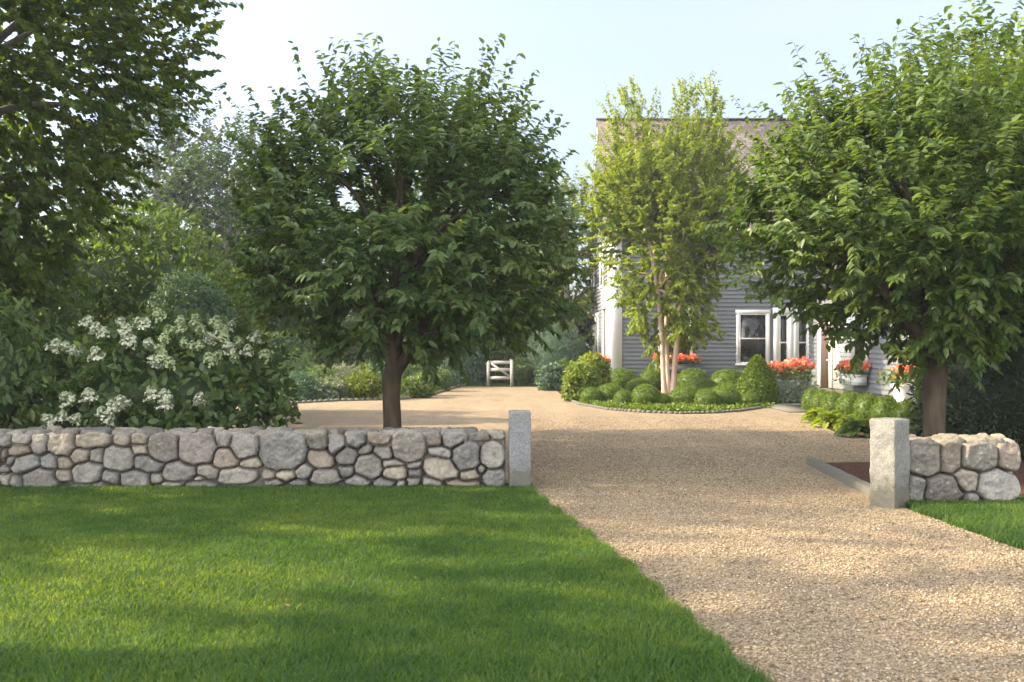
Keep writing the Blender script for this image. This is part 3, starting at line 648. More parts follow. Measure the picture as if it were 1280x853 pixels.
mb = MB(); mb.cbox(wx-.07, wx-.0, wy-.1, -.05, WE-.29, WE); mb.build('cornice', M_WHITE, house)
slab(house, (wx-.35, wy-.3, WE-.35*sl2), (wx-.35, .0, WE-.35*sl2), (wx+3.4, .0, 6.7), (wx+3.4, wy-.3, 6.7), (0, 0, th), M_ROOF)
slab(house, (wx+3.4, wy-.3, 6.7), (wx+3.4, .0, 6.7), (wx+7.15, .0, WE-.35*sl2), (wx+7.15, wy-.3, WE-.35*sl2), (0, 0, th), M_ROOF)
Lf = (-1, 0, 0)
dm = MB(); X_ = wx-.024
def dbox(m_, y0, y1, z0, z1, d0, d1): m_.cbox(wx-d1, wx-d0, y0-HY, y1-HY, z0, z1)
p = MB(); dbox(p, 36.9, 37.25, .2, 2.75, .024, .09); dbox(p, 38.25, 38.6, .2, 2.75, .024, .09); dbox(p, 36.85, 38.65, 2.754, 3.2, .024, .11); p.build('door_surround', M_WHITE, house)
p = MB(); dbox(p, 37.254, 38.246, .2, 2.75, .02, .05); dr = p.build('door', M_DOOR, house)
p = MB(); p.tube([(wx-.05, 37.4-HY, 1.2), (wx-.11, 37.4-HY, 1.2)], [.025, .03], 8); p.build('handle', M_WHITE, dr)
p = MB(); dbox(p, 34.7, 36.84, .2, 3.2, .023, .045); p.build('wall_panel', M_WHITE, house)
window(house, HL(WX-.024, 34.45, .95), (0, -1, 0), Lf, 1.05, 1.9, casing=.2)
window(house, HL(WX-.024, 29.6, 1.05), (0, -1, 0), Lf, 1.0, 1.8, casing=.16)

# ------------------------------------------------------------------ gate at the end of the court
gx, gy = G(625, 483.2); gate = empty('wooden_gate', (gx, gy, 0), math.radians(-4)); gate.scale = (.92, .92, .9); tag(gate, 'small white wooden gate with diagonal brace at end of the gravel court', 'gate')
for sx, h_ in ((-1, 1.32), (1, 1.22)):
    mb = MB(); mb.cbox(sx*.54-.065, sx*.54+.065, -.065, .065, -.02, h_); mb.cbox(sx*.54-.08, sx*.54+.08, -.08, .08, h_+.001, h_+.04); mb.build('post', M_GATE, gate)
for z in (.33, .72, 1.06):
    mb = MB(); mb.cbox(-.472, .472, -.025, .02, z-.01, z+.14); mb.build('rail', M_GATE, gate)
mb = MB(); mb.box((-.44, -.052, 1.05), (.86, 0, -.62), (.055, 0, .075), (0, .024, 0)); mb.build('brace', M_GATE, gate)

# ------------------------------------------------------------------ summer haze in the air
hm = bpy.data.materials.new('haze'); hm.use_nodes = True; ht = hm.node_tree; ht.nodes.clear()
ho = ht.nodes.new('ShaderNodeOutputMaterial'); hv = ht.nodes.new('ShaderNodeVolumePrincipled')
hv.inputs['Color'].default_value = (.90, .94, 1, 1); hv.inputs['Density'].default_value = .0007; hv.inputs['Anisotropy'].default_value = .2
ht.links.new(hv.outputs[0], ho.inputs['Volume'])
mb = MB(); mb.cbox(-60, 60, -20, 95, -1, 24); tag(mb.build('haze', hm), 'thin summer haze in the air over the garden', 'haze', kind='stuff')

# ------------------------------------------------------------------ trees
LT = (-1.82, 15.5, 0)
tree('round crowned dark green tree standing behind the long stone wall', LT,
     [[(0, 0, -.05, .21), (0, 0, .12, .165), (.01, 0, .6, .14), (-.01, .02, 1.0, .135), (.0, .0, 1.3, .15), (.05, .0, 1.7, .11), (.1, .05, 2.6, .08)]],
     dict(c=(.32, 0), prof=[(1.65, .6), (1.8, 1.3), (2.25, 2.1), (3.1, 2.4), (4.3, 2.1), (5.0, 1.7), (5.4, 1.1), (5.6, .6)], seed=4, lump=.34, hole=.32, hf=1.2),
     1350, (.138, .48), L_DARK, M_BARK, nl=17, limbs=13, seed=11, shoot=.42,
     extra=[(-0.25, 0.1, [(4.65, 0.5), (5.3, 0.38), (5.95, 0.12)], 26), (1.3, -0.2, [(4.5, 0.5), (5.15, 0.38), (5.8, 0.12)], 26), (-1.25, 0.2, [(4.35, 0.5), (5.0, 0.38), (5.65, 0.12)], 26), (1.95, 0.1, [(4.05, 0.5), (4.7, 0.38), (5.35, 0.12)], 26), (-1.7, -0.3, [(3.9, 0.5), (4.55, 0.38), (5.2, 0.12)], 26), (0.5, 0.5, [(4.4, 0.5), (5.05, 0.38), (5.7, 0.12)], 26)])
RT = (5.78, 14.0, 0)
tree('spreading mid green tree rising behind the short wall at right', RT,
     [[(0, 0, -.05, .22), (0, 0, .15, .165), (-.01, 0, .7, .145), (.0, .0, 1.2, .15), (.0, .0, 1.5, .16), (.02, .05, 2.0, .10), (-.1, .1, 3.0, .08)]],
     dict(c=(-.1, 0), prof=[(1.65, .5), (1.95, 1.1), (2.35, 1.65), (2.75, 2.3), (3.3, 2.65), (4.1, 2.4), (4.8, 1.6), (5.2, .8)], seed=8, lump=.35, hole=.24, hf=1.2),
     1500, (.13, .46), L_MID, M_BARK, nl=17, limbs=13, seed=12, shoot=.45,
     extra=[(-1.6, -0.2, [(3.85, 0.55), (4.5, 0.41), (5.15, 0.14)], 28), (-0.9, 0.1, [(4.15, 0.55), (4.8, 0.41), (5.45, 0.14)], 28), (-0.1, -0.2, [(4.3, 0.55), (4.95, 0.41), (5.6, 0.14)], 28), (0.8, 0.2, [(4.3, 0.55), (4.95, 0.41), (5.6, 0.14)], 28), (-2.2, 0.2, [(3.2, 0.55), (3.85, 0.41), (4.5, 0.14)], 28), (1.6, 0, [(4.1, 0.55), (4.75, 0.41), (5.4, 0.14)], 28)])
# river birch, three stems
bx, by = G(836, 497.5)
tree('slender pale barked birch with three stems in the boxwood bed', (bx, by, 0),
     [[(-.12, 0, -.05, .12), (-.17, 0, .6, .085), (-.22, 0, 1.8, .075), (-.35, .1, 3.6, .08), (-.75, .1, 6.0, .07), (-1.15, 0, 8.6, .03)],
      [(.1, 0, -.05, .13), (.16, 0, .6, .095), (.26, 0, 1.8, .08), (.38, -.1, 3.6, .085), (.65, 0, 6.0, .07), (1.0, 0, 9.0, .03)],
      [(0, .2, -.05, .11), (.0, .3, .8, .085), (.0, .5, 2.2, .075), (.05, .6, 4.6, .08), (-.05, .5, 7.8, .03)]],
     dict(c=(.1, .1), prof=[(1.35, .6), (2.3, 1.3), (4.0, 1.7), (6.5, 2.35), (8.0, 1.9), (8.8, 1.0)], seed=15, lump=.5, hole=.30, hf=.9),
     1600, (.13, .58), L_BIRCH, M_BIRCH, name='birch_tree', nl=19, limbs=12, seed=13, shoot=.45, droop=.5,
     extra=[(-1.15, 0, [(5.5, 1.3), (8.0, 1.1), (9.6, .8), (10.3, .4)], 280), (1.0, 0, [(5.5, 1.3), (8.0, 1.1), (9.8, .8), (10.5, .4)], 280), (-1.6, .3, [(4.5, .9), (6.5, 1.2), (8.2, .6)], 120), (1.9, .2, [(4.2, .9), (6.5, 1.2), (8.0, .5)], 110)])
# maple at upper left, reaching in from outside the frame
tree('tall maple reaching into the upper left corner above the hedges', (-10.4, 17.8, 0),
     [[(0, 0, -.05, .34), (0, 0, .3, .26), (0, 0, 1.6, .22), (.1, 0, 3.2, .2), (.0, .0, 5.0, .17), (-.2, 0, 7.0, .12), (-.2, 0, 9.0, .07)]],
     dict(c=(.6, 0), prof=[(2.6, 1.5), (3.6, 2.2), (4.6, 2.8), (5.7, 3.4), (6.8, 4.0), (8.2, 4.4), (9.6, 3.6), (11.2, 1.6)], seed=22, lump=.55, hole=.33, hf=.75),
     2500, (.135, .8), L_MAPLE, M_BARKG, name='maple_tree', nl=15, limbs=16, seed=14, shoot=.55, droop=.4)

def back_tree(label, x, y, h, r, seed, lmat=L_HAZE, z0=.22, n=520, leaf=.26, nl=15, hole=.36, group='trees beyond the garden', name='tree', w_=.6, lump=.55, top=.3):
    return tree(label, (x, y, 0), [[(0, 0, -.1, .03*h), (0, 0, .1*h, .022*h), (.1, 0, .3*h, .019*h), (-.1, 0, .5*h, .014*h), (0, 0, .8*h, .006*h)]],
         dict(c=(0, 0), prof=[(z0*h, r*.5), (z0*h+.12*h, r*.85), (.55*h, r), (.8*h, r*.75), (.97*h, r*top)], seed=seed, lump=lump, hole=hole, hf=2.2/r),
         n, (leaf, .6), lmat, M_BARKG, name=name, group=group, nl=nl, limbs=10, twig=False, seed=seed+40, shoot=.13*r+.3, reach=r)
back_tree('tall hazy oak rising at left behind the garden shrubs', -21.5, 62, 17.2, 5.0, 51, z0=.08, n=1100)
back_tree('open crowned hazy tree beside the tall oak, left of the round crowned tree', -13.2, 48, 12.2, 3.6, 52, z0=.08, n=850, hole=.38)
back_tree('lower dark tree far behind the yellow green shrub', -12.0, 52.5, 10.6, 3.3, 53, L_DARK, n=500)
back_tree('far dark tree standing directly behind the round crowned tree', -6.5, 56, 11, 4.2, 54, L_DARK, n=550)
back_tree('dark bushy tree behind the wooden gate', -1.2, 54, 8.5, 3.6, 55, L_DARK, .05, n=600)
back_tree('yellow green leafy tree close beside the gable end of the house', 2.6, 47.5, 9.4, 2.2, 56, L_OLIVE, .05, n=600, leaf=.2)
back_tree('olive green bushy tree between the gate and the blue green shrub', 1.0, 50, 6.2, 2.2, 57, L_OLIVE, .05, n=500, leaf=.2)
back_tree('pale green tree whose top shows above right of the spreading tree', 12.2, 22.5, 8.6, 3.2, 58, L_BIRCH, .2, n=700, leaf=.2)
back_tree('slim tree whose light top rises behind the spreading tree at right', 9.3, 20.5, 8.3, 1.7, 59, L_MID, .2, n=520, leaf=.17, top=.35)
back_tree('broad far tree filling the left edge behind the maple', -24, 44, 13, 5.5, 60, L_DARK, .05, n=700)
back_tree('far tree deep behind left garden bed', -15, 60, 10, 4.5, 61, L_HAZE, .05, n=550)
back_tree('far tree between the gate and the round crowned tree', -3.8, 64, 10, 4.2, 62, L_HAZE, .05, n=500)
# the trees beyond the left edge that shade the lawn
back_tree('tall shade tree just beyond the left edge of the lawn', -13.6, 13.5, 10.0, 4.2, 71, L_MAPLE, .06, n=900, leaf=.24, hole=.2, group='shade trees beside the lawn')
back_tree('second shade tree with a high crown farther along the lawn edge', -11.0, 6.0, 14.0, 4.2, 72, L_MAPLE, .56, n=560, leaf=.24, hole=.36, group='shade trees beside the lawn')

# ------------------------------------------------------------------ hedges and shrubs at left
shrub('large loose mid green shrub behind the hydrangea', (-9.3, 24.5), (3.0, 1.8, 2.6), 20000, (.15, .5), L_MID, seed=81, lump=.3, lf=1.6, depth=.35, solid=.8)
shrub('tall green shrub at far left behind drooping laurel', (-10.8, 20.2), (2.4, 1.6, 2.5), 14000, (.15, .5), L_DARK, seed=82, lump=.3, lf=1.6, depth=.35)
shrub('dense blue green conical shrub peeping above the hydrangea', (-6.75, 21.5), (.95, .9, 1.75), 14000, (.10, .35), L_BLUE, seed=83, lump=.18, depth=.3, zc=1.6, solid=.72)
shrub('yellow green shrub glowing behind the blue green cone', (-7.6, 27.0), (1.15, 1.0, 2.0), 5000, (.12, .5), L_OLIVE, seed=84, lump=.3, depth=.35, zc=2.1)
shrub('dark laurel with long drooping leaves at left end of the wall', (-7.55, 15.0), (.95, .9, 1.35), 2600, (.17, .34), L_DARK, name='laurel_bush', seed=85, lump=.25, depth=.5, droop=.9, solid=.7, zc=1.2)
hyd = shrub('big white flowering hydrangea bush behind the long stone wall', (-5.15, 15.1), (1.95, 1.0, 1.15), 7000, (.13, .58), L_DARK, name='hydrangea_bush', seed=86, lump=.22, lf=2.4, depth=.35, solid=.78, zc=1.05)
def panicle(seed, mat=None):
    rs = R(seed); P = []; n = 64
    for k in range(n):
        t = rs.rand()**.9; r = (.115*(1-t)**.6+.01)*(.6+.5*rs.rand()); a = rs.rand()*6.28; P.append((math.cos(a)*r, math.sin(a)*r, t*.19))
    P = np.array(P); out = P*np.array([1, 1, .15]); 
    V = []; F = []; A_2 = []
    for q in range(4):      # four petals per floret
        nn = nrm(out+np.array([0, 0, .03])+rs.randn(n, 3)*.02); t1 = nrm(np.cross(nn, rs.randn(n, 3)*0+np.array([.3, .5, .8]))); t2 = np.cross(nn, t1)
        d = t1*math.cos(q*1.571)+t2*math.sin(q*1.571)+nn*.3
        v, f, a = leaf_arrays(P, d, nn, np.full(n, .024), np.full(n, .023), np.clip(rs.rand(n)*.6+.4*(1-P[:, 2]/.2), 0, 1), rs, .05); F.append(f+sum(map(len, V))); V.append(v); A_2.append(a)
    mb = MB(); mb.tube([(0, 0, -.05), (0, 0, .1), (0, 0, .19)], [.006, .005, .003], 4)
    for p in P: mb.tube([(0, 0, max(0, p[2]-.05)), (p[0]*.6, p[1]*.6, p[2]-.012), tuple(p)], [.003, .0025, .002], 3)
    k = sum(map(len, V)); cv = np.concatenate(mb.v)
    return build('flower_head', np.concatenate(V+[cv]), [np.concatenate(F)]+[np.concatenate(f)+k for f in mb.f.values()], mat or P_WHITE, None, {'rnd': np.r_[np.concatenate(A_2), np.zeros(len(cv))]}, mesh_only=True)
PAN = [panicle(1), panicle(2), panicle(3, P_LIMEW)]
rs = R(77)
heads = [(66,430),(80,428),(94,434),(108,400),(120,408),(130,412),(148,398),(158,408),(170,398),(182,402),(152,412),(160,424),(185,425),(195,432),(202,444),(212,452),(192,448),(240,402),(250,410),(228,408),(262,418),(232,425),(250,428),(278,420),(286,432),(215,410),(205,420),(270,440),(122,440),(300,424),(268,402),(276,410),(308,436),(292,444),(240,430),(262,446),(318,420),(330,440),(225,398),(200,392),(286,404),(246,394),
         (88,496),(112,493),(64,522),(92,520),(78,518),(128,512),(142,508),(154,500),(134,522),(192,490),(208,492),(206,502),(250,496)]
for k, (px, py) in enumerate(heads):
    top = py < 460
    yy = 14.5
    for _ in range(4):
        x = (px-640)/1280*yy; z = 1.8-(py+4-430)/1280*yy
        yy = 15.1-1.0*math.sqrt(max(0.03, 1-((x+5.15)/2.0)**2-((z-1.05)/1.2)**2))*1.1
    o = link('flower_head', PAN[(2 if px > 185 and top and k % 4 else k % 2)], hyd, (x+5.15, yy-15.1, z-.05)); s = .72+.36*rs.rand(); o.scale = (s, s, s*.9)
    o.rotation_euler = ((rs.rand()-.2)*.9, (rs.rand()-.5)*.8, rs.rand()*6)

# dark hedge at right
def hedge(label, x0, x1, y0, y1, h, n, leaf, lmat, seed, name='hedge', gap=.0):
    rs = R(seed); A = []
    P = np.stack([x0+(x1-x0)*rs.rand(n), y0+(y1-y0)*rs.rand(n), h*rs.rand(n)], 1); f = rs.randint(0, 10, n)
    nn = np.zeros((n, 3))
    m = f < 5; P[m, 1] = y0; nn[m, 1] = -1
    m = (f >= 5) & (f < 7); P[m, 0] = x0; nn[m, 0] = -1
    m = (f == 7); P[m, 0] = x1; nn[m, 0] = 1
    m = f >= 8; P[m, 2] = h; nn[m, 2] = 1
    P += nn*(fbm(P*1.3, seed, 3)*.5-.12*rs.rand(n))[:, None]
    D = nn+rs.randn(n, 3)*.7+np.array([0, 0, -.1]); ls = leaf[0]*(.6+.7*rs.rand(n))
    V, F, a = leaf_arrays(P, D, nn+rs.randn(n, 3)*.6+np.array([0, 0, .4]), ls, ls*leaf[1], rs.rand(n), rs)
    mb = MB(); mb.cbox(x0+.16, x1-.16, y0+.16, y1-.16, .02, h-.16); k = len(V); V = np.concatenate([V, mb.v[0]])
    root = empty(name, ((x0+x1)/2, (y0+y1)/2, 0)); tag(root, label, 'hedge'); V = V-np.array([(x0+x1)/2, (y0+y1)/2, 0]); V[:, 2] = np.maximum(V[:, 2], .01)
    build('foliage', V, [F, mb.f[4][0]+k], lmat, root, {'rnd': np.r_[a, np.zeros(8)]}); return root
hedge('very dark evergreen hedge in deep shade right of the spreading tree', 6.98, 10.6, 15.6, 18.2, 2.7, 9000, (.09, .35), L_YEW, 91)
hedge('tall green hedge running behind the wooden gate', -9.5, 1.2, 46.2, 48.0, 2.9, 12000, (.17, .5), L_MID, 92)
hedge('long garden hedge beyond left flower bed', -24, -8.2, 40.5, 42, 2.2, 9000, (.17, .5), L_DARK, 93)

# shrubs beside the house
def gshrub(label, px, py, wpx, hpx, n, leaf, lmat, seed, **kw):
    x, y = G(px, py); s = y/1280; r = wpx*s/2; h = hpx*s
    return shrub(label, (x, y+r*.6), (r, r*.9, h*.55), n, leaf, lmat, seed=seed, zc=h*.47, **kw)
gshrub('rounded blue green feathery shrub left of the house corner', 697, 483, 76, 80, 9000, (.12, .2), L_BLUE, 101, lump=.12, depth=.25, out=.6, upb=.9)
gshrub('low pale green leafy shrub in front of the blue green one', 690, 489, 34, 32, 1800, (.12, .6), L_BLUE, 102, lump=.2)
gshrub('small grey green bush nearest the bend of the bed', 707, 488, 30, 36, 1500, (.12, .5), L_MID, 103, lump=.25)
gshrub('lime green flowering shrub at left end of the boxwood bed', 726, 503, 42, 46, 3600, (.12, .55), L_LIME, 104, lump=.25, depth=.35)
gshrub('bright green shrub under the coral flowers by the house corner', 742, 495, 44, 52, 3200, (.12, .5), L_BIRCH, 105, lump=.3, depth=.4)
gshrub('grey green spiky shrub beside the left post of the gate', 588, 482.2, 36, 56, 2200, (.2, .25), L_BLUE, 106, lump=.25, depth=.4)
gshrub('dark green shrub beside the right post of the gate', 653, 482.2, 22, 34, 1200, (.12, .5), L_MID, 107, lump=.25)
# perennials in the left bed
PER = [('dark blue green clump at left end of the flower bed', 372, 503, 44, 34, L_BLUE), ('fresh green mound second from left in the flower bed', 408, 502.5, 50, 26, L_SILV),
       ('dark green clump behind the fresh green mound', 400, 496, 46, 36, L_MID), ('yellow olive mound left of the dark tree trunk', 452, 502, 48, 32, L_OLIVE),
       ('tall brownish seed headed clump below the low brick wall', 428, 492, 56, 34, L_SILV), ('silver blue clump close behind the dark tree trunk', 474, 494, 42, 36, L_BLUE),
       ('lime green clump at back of the flower bed', 462, 488, 44, 32, L_LIME), ('mid green mound just right of the dark tree trunk', 518, 500, 46, 24, L_MID),
       ('light green clump at right of the flower bed', 530, 497, 30, 28, L_LIME), ('dark green clump near right end of the flower bed', 545, 491.5, 34, 28, L_DARK),
       ('grey green clump at far right tip of the flower bed', 562, 487, 24, 34, L_BLUE), ('dark tall clump behind the dark tree trunk', 500, 489, 50, 42, L_DARK), ('dark shrub far left behind the flower bed', 366, 490, 60, 48, L_DARK)]
for k, (lb, px, py, w_, h_, lm) in enumerate(PER):
    gshrub(lb, px, py-1.5, w_, h_, 1700, (.13, .4 if k % 2 else .25), lm, 110+k, name='perennial_clump', cat='plant', group='perennials in the left flower bed', lump=.3, depth=.5, stems=False, upb=.6)
# low brick wall and slate pier far left
x0, y0 = G(404, 481); x1, y1 = G(440, 480)
mb = MB(); bwx = -8.3
root = empty('brick_wall', (bwx, 43.0, 0)); tag(root, 'low pinkish brick garden wall far behind the flower bed', 'brick wall')
mb.cbox(0, 2.2, 0, .3, 0, .8); mb.build('wall', M_BRICK, root); mb = MB(); mb.cbox(-.03, 2.23, -.03, .33, .802, .87); mb.build('coping', M_BRICK, root)

# ------------------------------------------------------------------ clipped boxwood, cone, hostas
def box_mesh(seed, n=3600, ax=(1, 1, 1)):
    rs = R(seed); V, F, a = leafball(n, rs, ax, (.095, .5), seed=seed, lump=.06, lf=2.6, depth=.10, spray=4, upb=.2, out=.9)
    cv, q, t = core(ax, .91, seed, .06, 2.6); k = len(V)
    V = np.concatenate([V, cv]); V[:, 2] = np.maximum(V[:, 2]+.72, 0.0)
    return build('boxwood_ball', V, [F, q+k, t+k], L_BOX, None, {'rnd': np.r_[a, np.full(len(cv), .25)]}, mesh_only=True)
BOXM = [box_mesh(s) for s in (201, 202, 203, 204)]
BALLS = [(778,489,40,26,'wide boxwood ball below the white house corner board'), (740,506,27,20,'small boxwood ball beside the lime flowering shrub, leftmost of its bed'),
 (764,505.5,36,24,'broad boxwood ball in front of the white corner board'), (781,509,25,20,'small front boxwood ball between two broader ones'),
 (801,494,32,20,'low boxwood ball left of the birch stems, in the middle row'), (809,510,36,27,'broad front boxwood ball just left of the birch foot'),
 (817,489,32,28,'back row boxwood ball behind left birch stem'), (828,510,25,17,'little boxwood ball right at the birch foot'),
 (869,490,42,27,'back row boxwood ball right of the birch stems'), (860,509,40,25,'front boxwood ball right of the birch foot'),
 (882,497,38,22,'middle row boxwood ball right of the birch'), (886,512,31,24,'small front boxwood ball between two wide ones right of the birch'),
 (909,511,42,27,'wide front boxwood ball left of the clipped cone'), (914,491,46,27,'wide back row boxwood ball below the dark paned window'),
 (918,500,36,24,'middle boxwood ball left of the clipped cone'), (938,509,26,16,'small boxwood ball tucked at the foot of the clipped cone'),
 (1018,516,25,28,'first ball of the right boxwood row, farthest along the wing'), (1031,520,27,30,'second ball of the right boxwood row beyond the hostas'),
 (1046,524,29,32,'third ball of the right boxwood row behind the hostas'), (1067,530,33,38,'fourth ball of right boxwood row below the coral window planter'),
 (1090,535,35,40,'fifth ball of the right boxwood row, left of the gatepost top'), (1114,543,39,44,'sixth ball of the right boxwood row above the gatepost'),
 (1142,552,44,48,'nearest ball of the right boxwood row beside the tree trunk')]
for k, (px, py, w_, h_, lb) in enumerate(BALLS):
    x, y = G(px, py); s = y/1280; r = w_*s/2*1.02
    o = link('boxwood_ball', BOXM[k % 4], None, (x, y+r*.8, 0)); o.scale = (r, r, h_*s/1.72*1.05); o.rotation_euler = (0, 0, k*1.9)
    tag(o, lb, 'boxwood', 'clipped boxwood balls')
# clipped cone
x, y = G(953, 508); s = y/1280; rs = R(220); n = 5200
t = rs.rand(n)**.8; zz = t*62*s; prof = np.interp(zz/(62*s), [0, .2, .45, .7, .9, 1], [24*s, 27*s, 24*s, 15*s, 8*s, 1*s]); a_ = rs.rand(n)*6.28
rr = prof*(1-.12*rs.rand(n)); P = np.stack([np.cos(a_)*rr, np.sin(a_)*rr, zz], 1); nn = np.stack([np.cos(a_), np.sin(a_), 0*a_+.5], 1)
V, F, a = leaf_arrays(P, nn+rs.randn(n, 3)*.6, nn+rs.randn(n, 3)*.5, .05+.04*rs.rand(n), .03+.02*rs.rand(n), rs.rand(n), rs)
mb = MB(); zc = np.linspace(0, 1, 12); mb.tube(np.stack([0*zc, 0*zc, zc*60*s], 1), np.interp(zc, [0, .2, .45, .7, .9, 1], [22*s, 25*s, 22*s, 14*s, 7*s, .6*s]), 16)
cv = np.concatenate(mb.v); k = len(V)
o = build('clipped_cone', np.concatenate([V, cv]), [F]+[np.concatenate(f)+k for f in mb.f.values()], L_BOX, None, {'rnd': np.r_[a, np.full(len(cv), .2)]}, loc=(x, y+.6, 0))
tag(o, 'clipped green cone topiary in front of the dark paned window', 'topiary')
# hostas: broad arching leaves
def hosta(label, px, py, r, lmat, seed, n=110, h=.34):
    rs = R(seed); r *= .85; x, y = G(px, py); a = rs.rand(n)*6.28; t = rs.rand(n)
    P = np.stack([np.cos(a)*r*.55*t, np.sin(a)*r*.55*t, h*(1-.6*t)*(.6+.4*rs.rand(n))], 1); D = np.stack([np.cos(a), np.sin(a), .5-1.1*t], 1); Nn = np.stack([np.cos(a)*.5*t, np.sin(a)*.5*t, 0*a+1], 1)+rs.randn(n, 3)*.15
    ln = r*(.30+.2*rs.rand(n)); V, F, a2 = leaf_arrays(P, D, Nn, ln, ln*.62, rs.rand(n), rs)
    root = empty('hosta', (x, y+r*.5, 0)); tag(root, label, 'hosta', 'hostas edging the right boxwood row')
    build('foliage', V, [F], lmat, root, {'rnd': a2}); mb = MB()
    for q in range(0, n, 3): mb.tube([(0, 0, 0), P[q]*np.array([.4, .4, .7]), P[q]], [.008, .006, .004], 4)
    mb.build('stems', M_STEM, root)
for k, (px, py, r, lb) in enumerate([(1024,530,.5,'first yellow green hosta at far end of the boxwood row'), (1042,536,.6,'big yellow green hosta below the third boxwood ball'), (1062,541,.4,'small hosta between the two big yellow green ones'),
        (1074,548,.55,'big green hosta left of the right gatepost'), (1152,560,.5,'bluish hosta at the foot of the spreading tree'), (1186,566,.45,'pale hosta right of the spreading tree trunk')]):
    hosta(lb, px, py, r, L_BIRCH if k < 3 else (L_MID if k < 4 else L_SILV), 230+k)
# low ground cover in front of the boxwood and along the edge
rs = R(240); n = 9000; Yc = 26.2+5*rs.rand(n)**1.6; Xc = 1.7+5.6*rs.rand(n); iy = np.array(ISLE)
edge = np.interp(Xc, iy[3:, 0], iy[3:, 1]); k = (Yc > edge+.12) & (Xc > 2.0); Xc, Yc = Xc[k], Yc[k]; n = len(Xc)
V, F, a = leaf_arrays(np.stack([Xc, Yc, .02+.1*rs.rand(n)], 1), rs.randn(n, 3)*np.array([1, 1, .5])+np.array([0, 0, .4]), rs.randn(n, 3)*.5+np.array([0, 0, 1]), .07+.05*rs.rand(n), .035+.03*rs.rand(n), rs.rand(n), rs)
tag(build('ground_cover', V, [F], L_BOX, None, {'rnd': a}), 'low green ground cover between the boxwood balls and stone edging', 'ground cover', kind='stuff')
# cobble edgings
def edging(label, pts, seed, size=.2, off=.0):
    rs = R(seed); pts = np.array(pts, float); seg = np.linalg.norm(np.diff(pts, axis=0), axis=1); L = np.r_[0, np.cumsum(seg)]; d = 0; mb = MB()
    while d < L[-1]:
        w_ = size*(.7+.6*rs.rand()); x = np.interp(d+w_/2, L, pts[:, 0]); y = np.interp(d+w_/2, L, pts[:, 1]); x2 = np.interp(d+w_/2+.05, L, pts[:, 0]); y2 = np.interp(d+w_/2+.05, L, pts[:, 1])
        a = math.atan2(y2-y, x2-x); V, q, t = core((w_*.5, size*.4, size*.32), 1.0, seed+int(d*50), .15, 1.5, 10, 6)
        ca, sa = math.cos(a), math.sin(a); V = np.stack([V[:, 0]*ca-V[:, 1]*sa+x, V[:, 0]*sa+V[:, 1]*ca+y, V[:, 2]+.03], 1); mb.add(V, q, t); d += w_*.98
    tag(mb.build('cobble_edging', M_GRANW, None, smooth=True), label, 'edging', 'stone edgings of the beds')
edging('pale cobble edging curving round the boxwood bed', ISLE[2:], 251, .15)
edging('pale cobble edging along the left flower bed', [(-11, 31.9)]+BED_L, 252, .2)

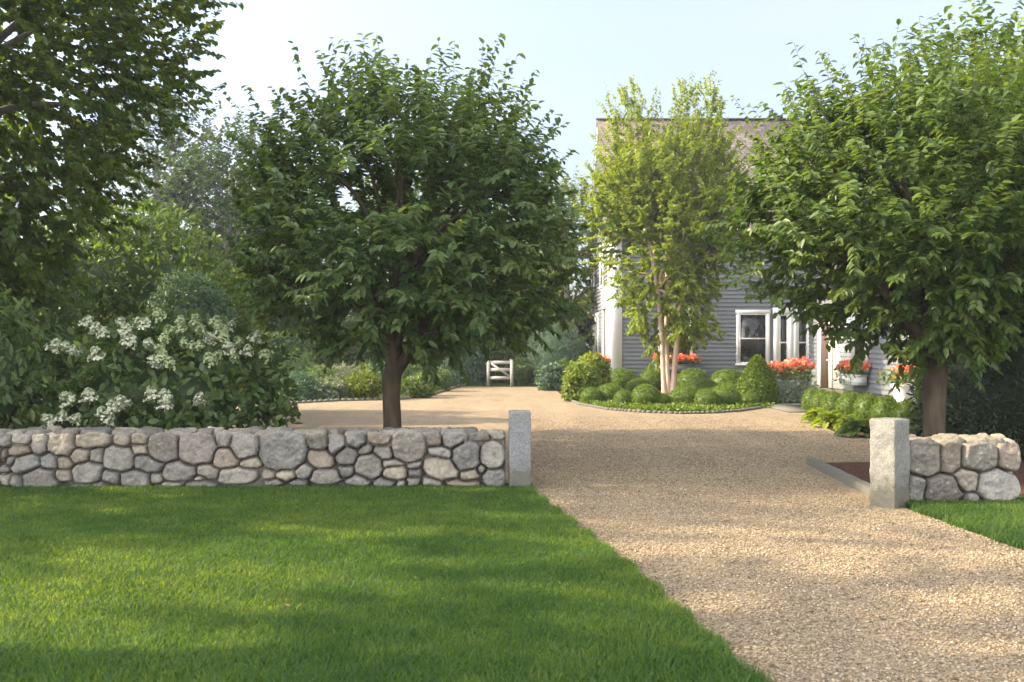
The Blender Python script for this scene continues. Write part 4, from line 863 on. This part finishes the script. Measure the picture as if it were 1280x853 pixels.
# ------------------------------------------------------------------ flower planters
def coral(mbV, c, r, rs, n=60, pr=.07):
    d = nrm(rs.randn(n, 3)); P = np.array(c)+d*np.array(r)*(rs.rand(n, 1)**.4)
    return leaf_arrays(P, d+rs.randn(n, 3)*.5, d+rs.randn(n, 3)*.4+np.array([0, -.3, .3]), pr*(.7+.6*rs.rand(n)), pr*.9*(.7+.6*rs.rand(n)), rs.rand(n), rs, .08)
def planter(label, x, y, z, ln, wd, h, ang, seed, mat=M_WHITE, urn=False, fl=.35, trail=0, nfl=9, name='flower_planter', fw=None):
    rs = R(seed); root = empty(name, (x, y, z), ang); tag(root, label, 'planter', 'coral flower planters by the house')
    mb = MB()
    if urn:
        pr = [(0, .7), (.06, .72), (.1, .5), (.2, .45), (.45, .75), (.85, .95), (.93, 1.05), (1.0, 1.05)]
        mb.tube([(0, 0, q*h) for q, _ in pr], [k*ln/2 for _, k in pr], 16)
    else:
        mb.cbox(-ln/2, ln/2, -wd/2, wd/2, 0, h-.05); mb.cbox(-ln/2-.03, ln/2+.03, -wd/2-.03, wd/2+.03, h-.048, h)
    mb.build('urn' if urn else 'box', mat, root, smooth=False)
    fw = fw or ln
    Vs, Fs, As, k = [], [], [], 0
    for q in range(nfl):
        c = ((q+.5)/nfl*fw-fw/2+.05*rs.randn(), .08*rs.randn()-.05, h+fl*(.55+.35*rs.rand())); V, F, a = coral(None, c, (.15, .13, .11), rs, 55, .085); Vs.append(V); Fs.append(F+k); As.append(a); k += len(V)
    build('blossoms', np.concatenate(Vs), [np.concatenate(Fs)], P_CORAL, root, {'rnd': np.concatenate(As)})
    n = 320; P = np.stack([(rs.rand(n)-.5)*fw, (rs.rand(n)-.5)*wd*1.4-.03, h+rs.rand(n)*fl*.65], 1)
    V, F, a = leaf_arrays(P, rs.randn(n, 3)+np.array([0, -.3, .5]), rs.randn(n, 3)*.5+np.array([0, -.5, .7]), .08+.07*rs.rand(n), .05+.04*rs.rand(n), rs.rand(n), rs)
    build('foliage', V, [F], L_MID, root, {'rnd': a})
    if trail:
        n = trail; t = rs.rand(n)**.7; P = np.stack([(rs.rand(n)-.5)*fw*1.1, -wd/2-.05-.1*rs.rand(n), h+.05-t*h*.85], 1)
        V, F, a = leaf_arrays(P, rs.randn(n, 3)*.5+np.array([0, -.3, -.9]), rs.randn(n, 3)*.4+np.array([0, -1, .3]), .08+.06*rs.rand(n), .04+.03*rs.rand(n), rs.rand(n), rs)
        build('trailing_vine', V, [F], L_SILV, root, {'rnd': a})
planter('long window box of coral flowers under the window behind the birch', 6.4, 39.72, .72, 1.7, .3, .28, 0, 261, M_SIDING, nfl=10, fl=.34)
planter('coral flowers in a pot behind the bright green shrub at house corner', 3.0, 36.0, 0, .6, .6, .8, 0, 262, urn=True, nfl=4, fl=.62, fw=.85)
px_, py_ = G(991, 507)
planter('coral flowers in a dark planter trailing silvery vine near the cone', px_, py_+.4, 0, .85, .6, .72, 0, 263, M_SLATE, nfl=9, fl=.62, trail=420, fw=1.35)
planter('white window box crammed with coral flowers on the sunlit wing', WX-.32, 33.9, .45, 1.5, .42, .34, math.radians(-90), 264, nfl=14, fl=.42, trail=40, fw=1.9)
planter('pale urn with two loose coral flower heads near the tree trunk', 10.6, 27.6, 0, .75, .75, .72, math.radians(-60), 265, urn=True, nfl=4, fl=.5, fw=.9)
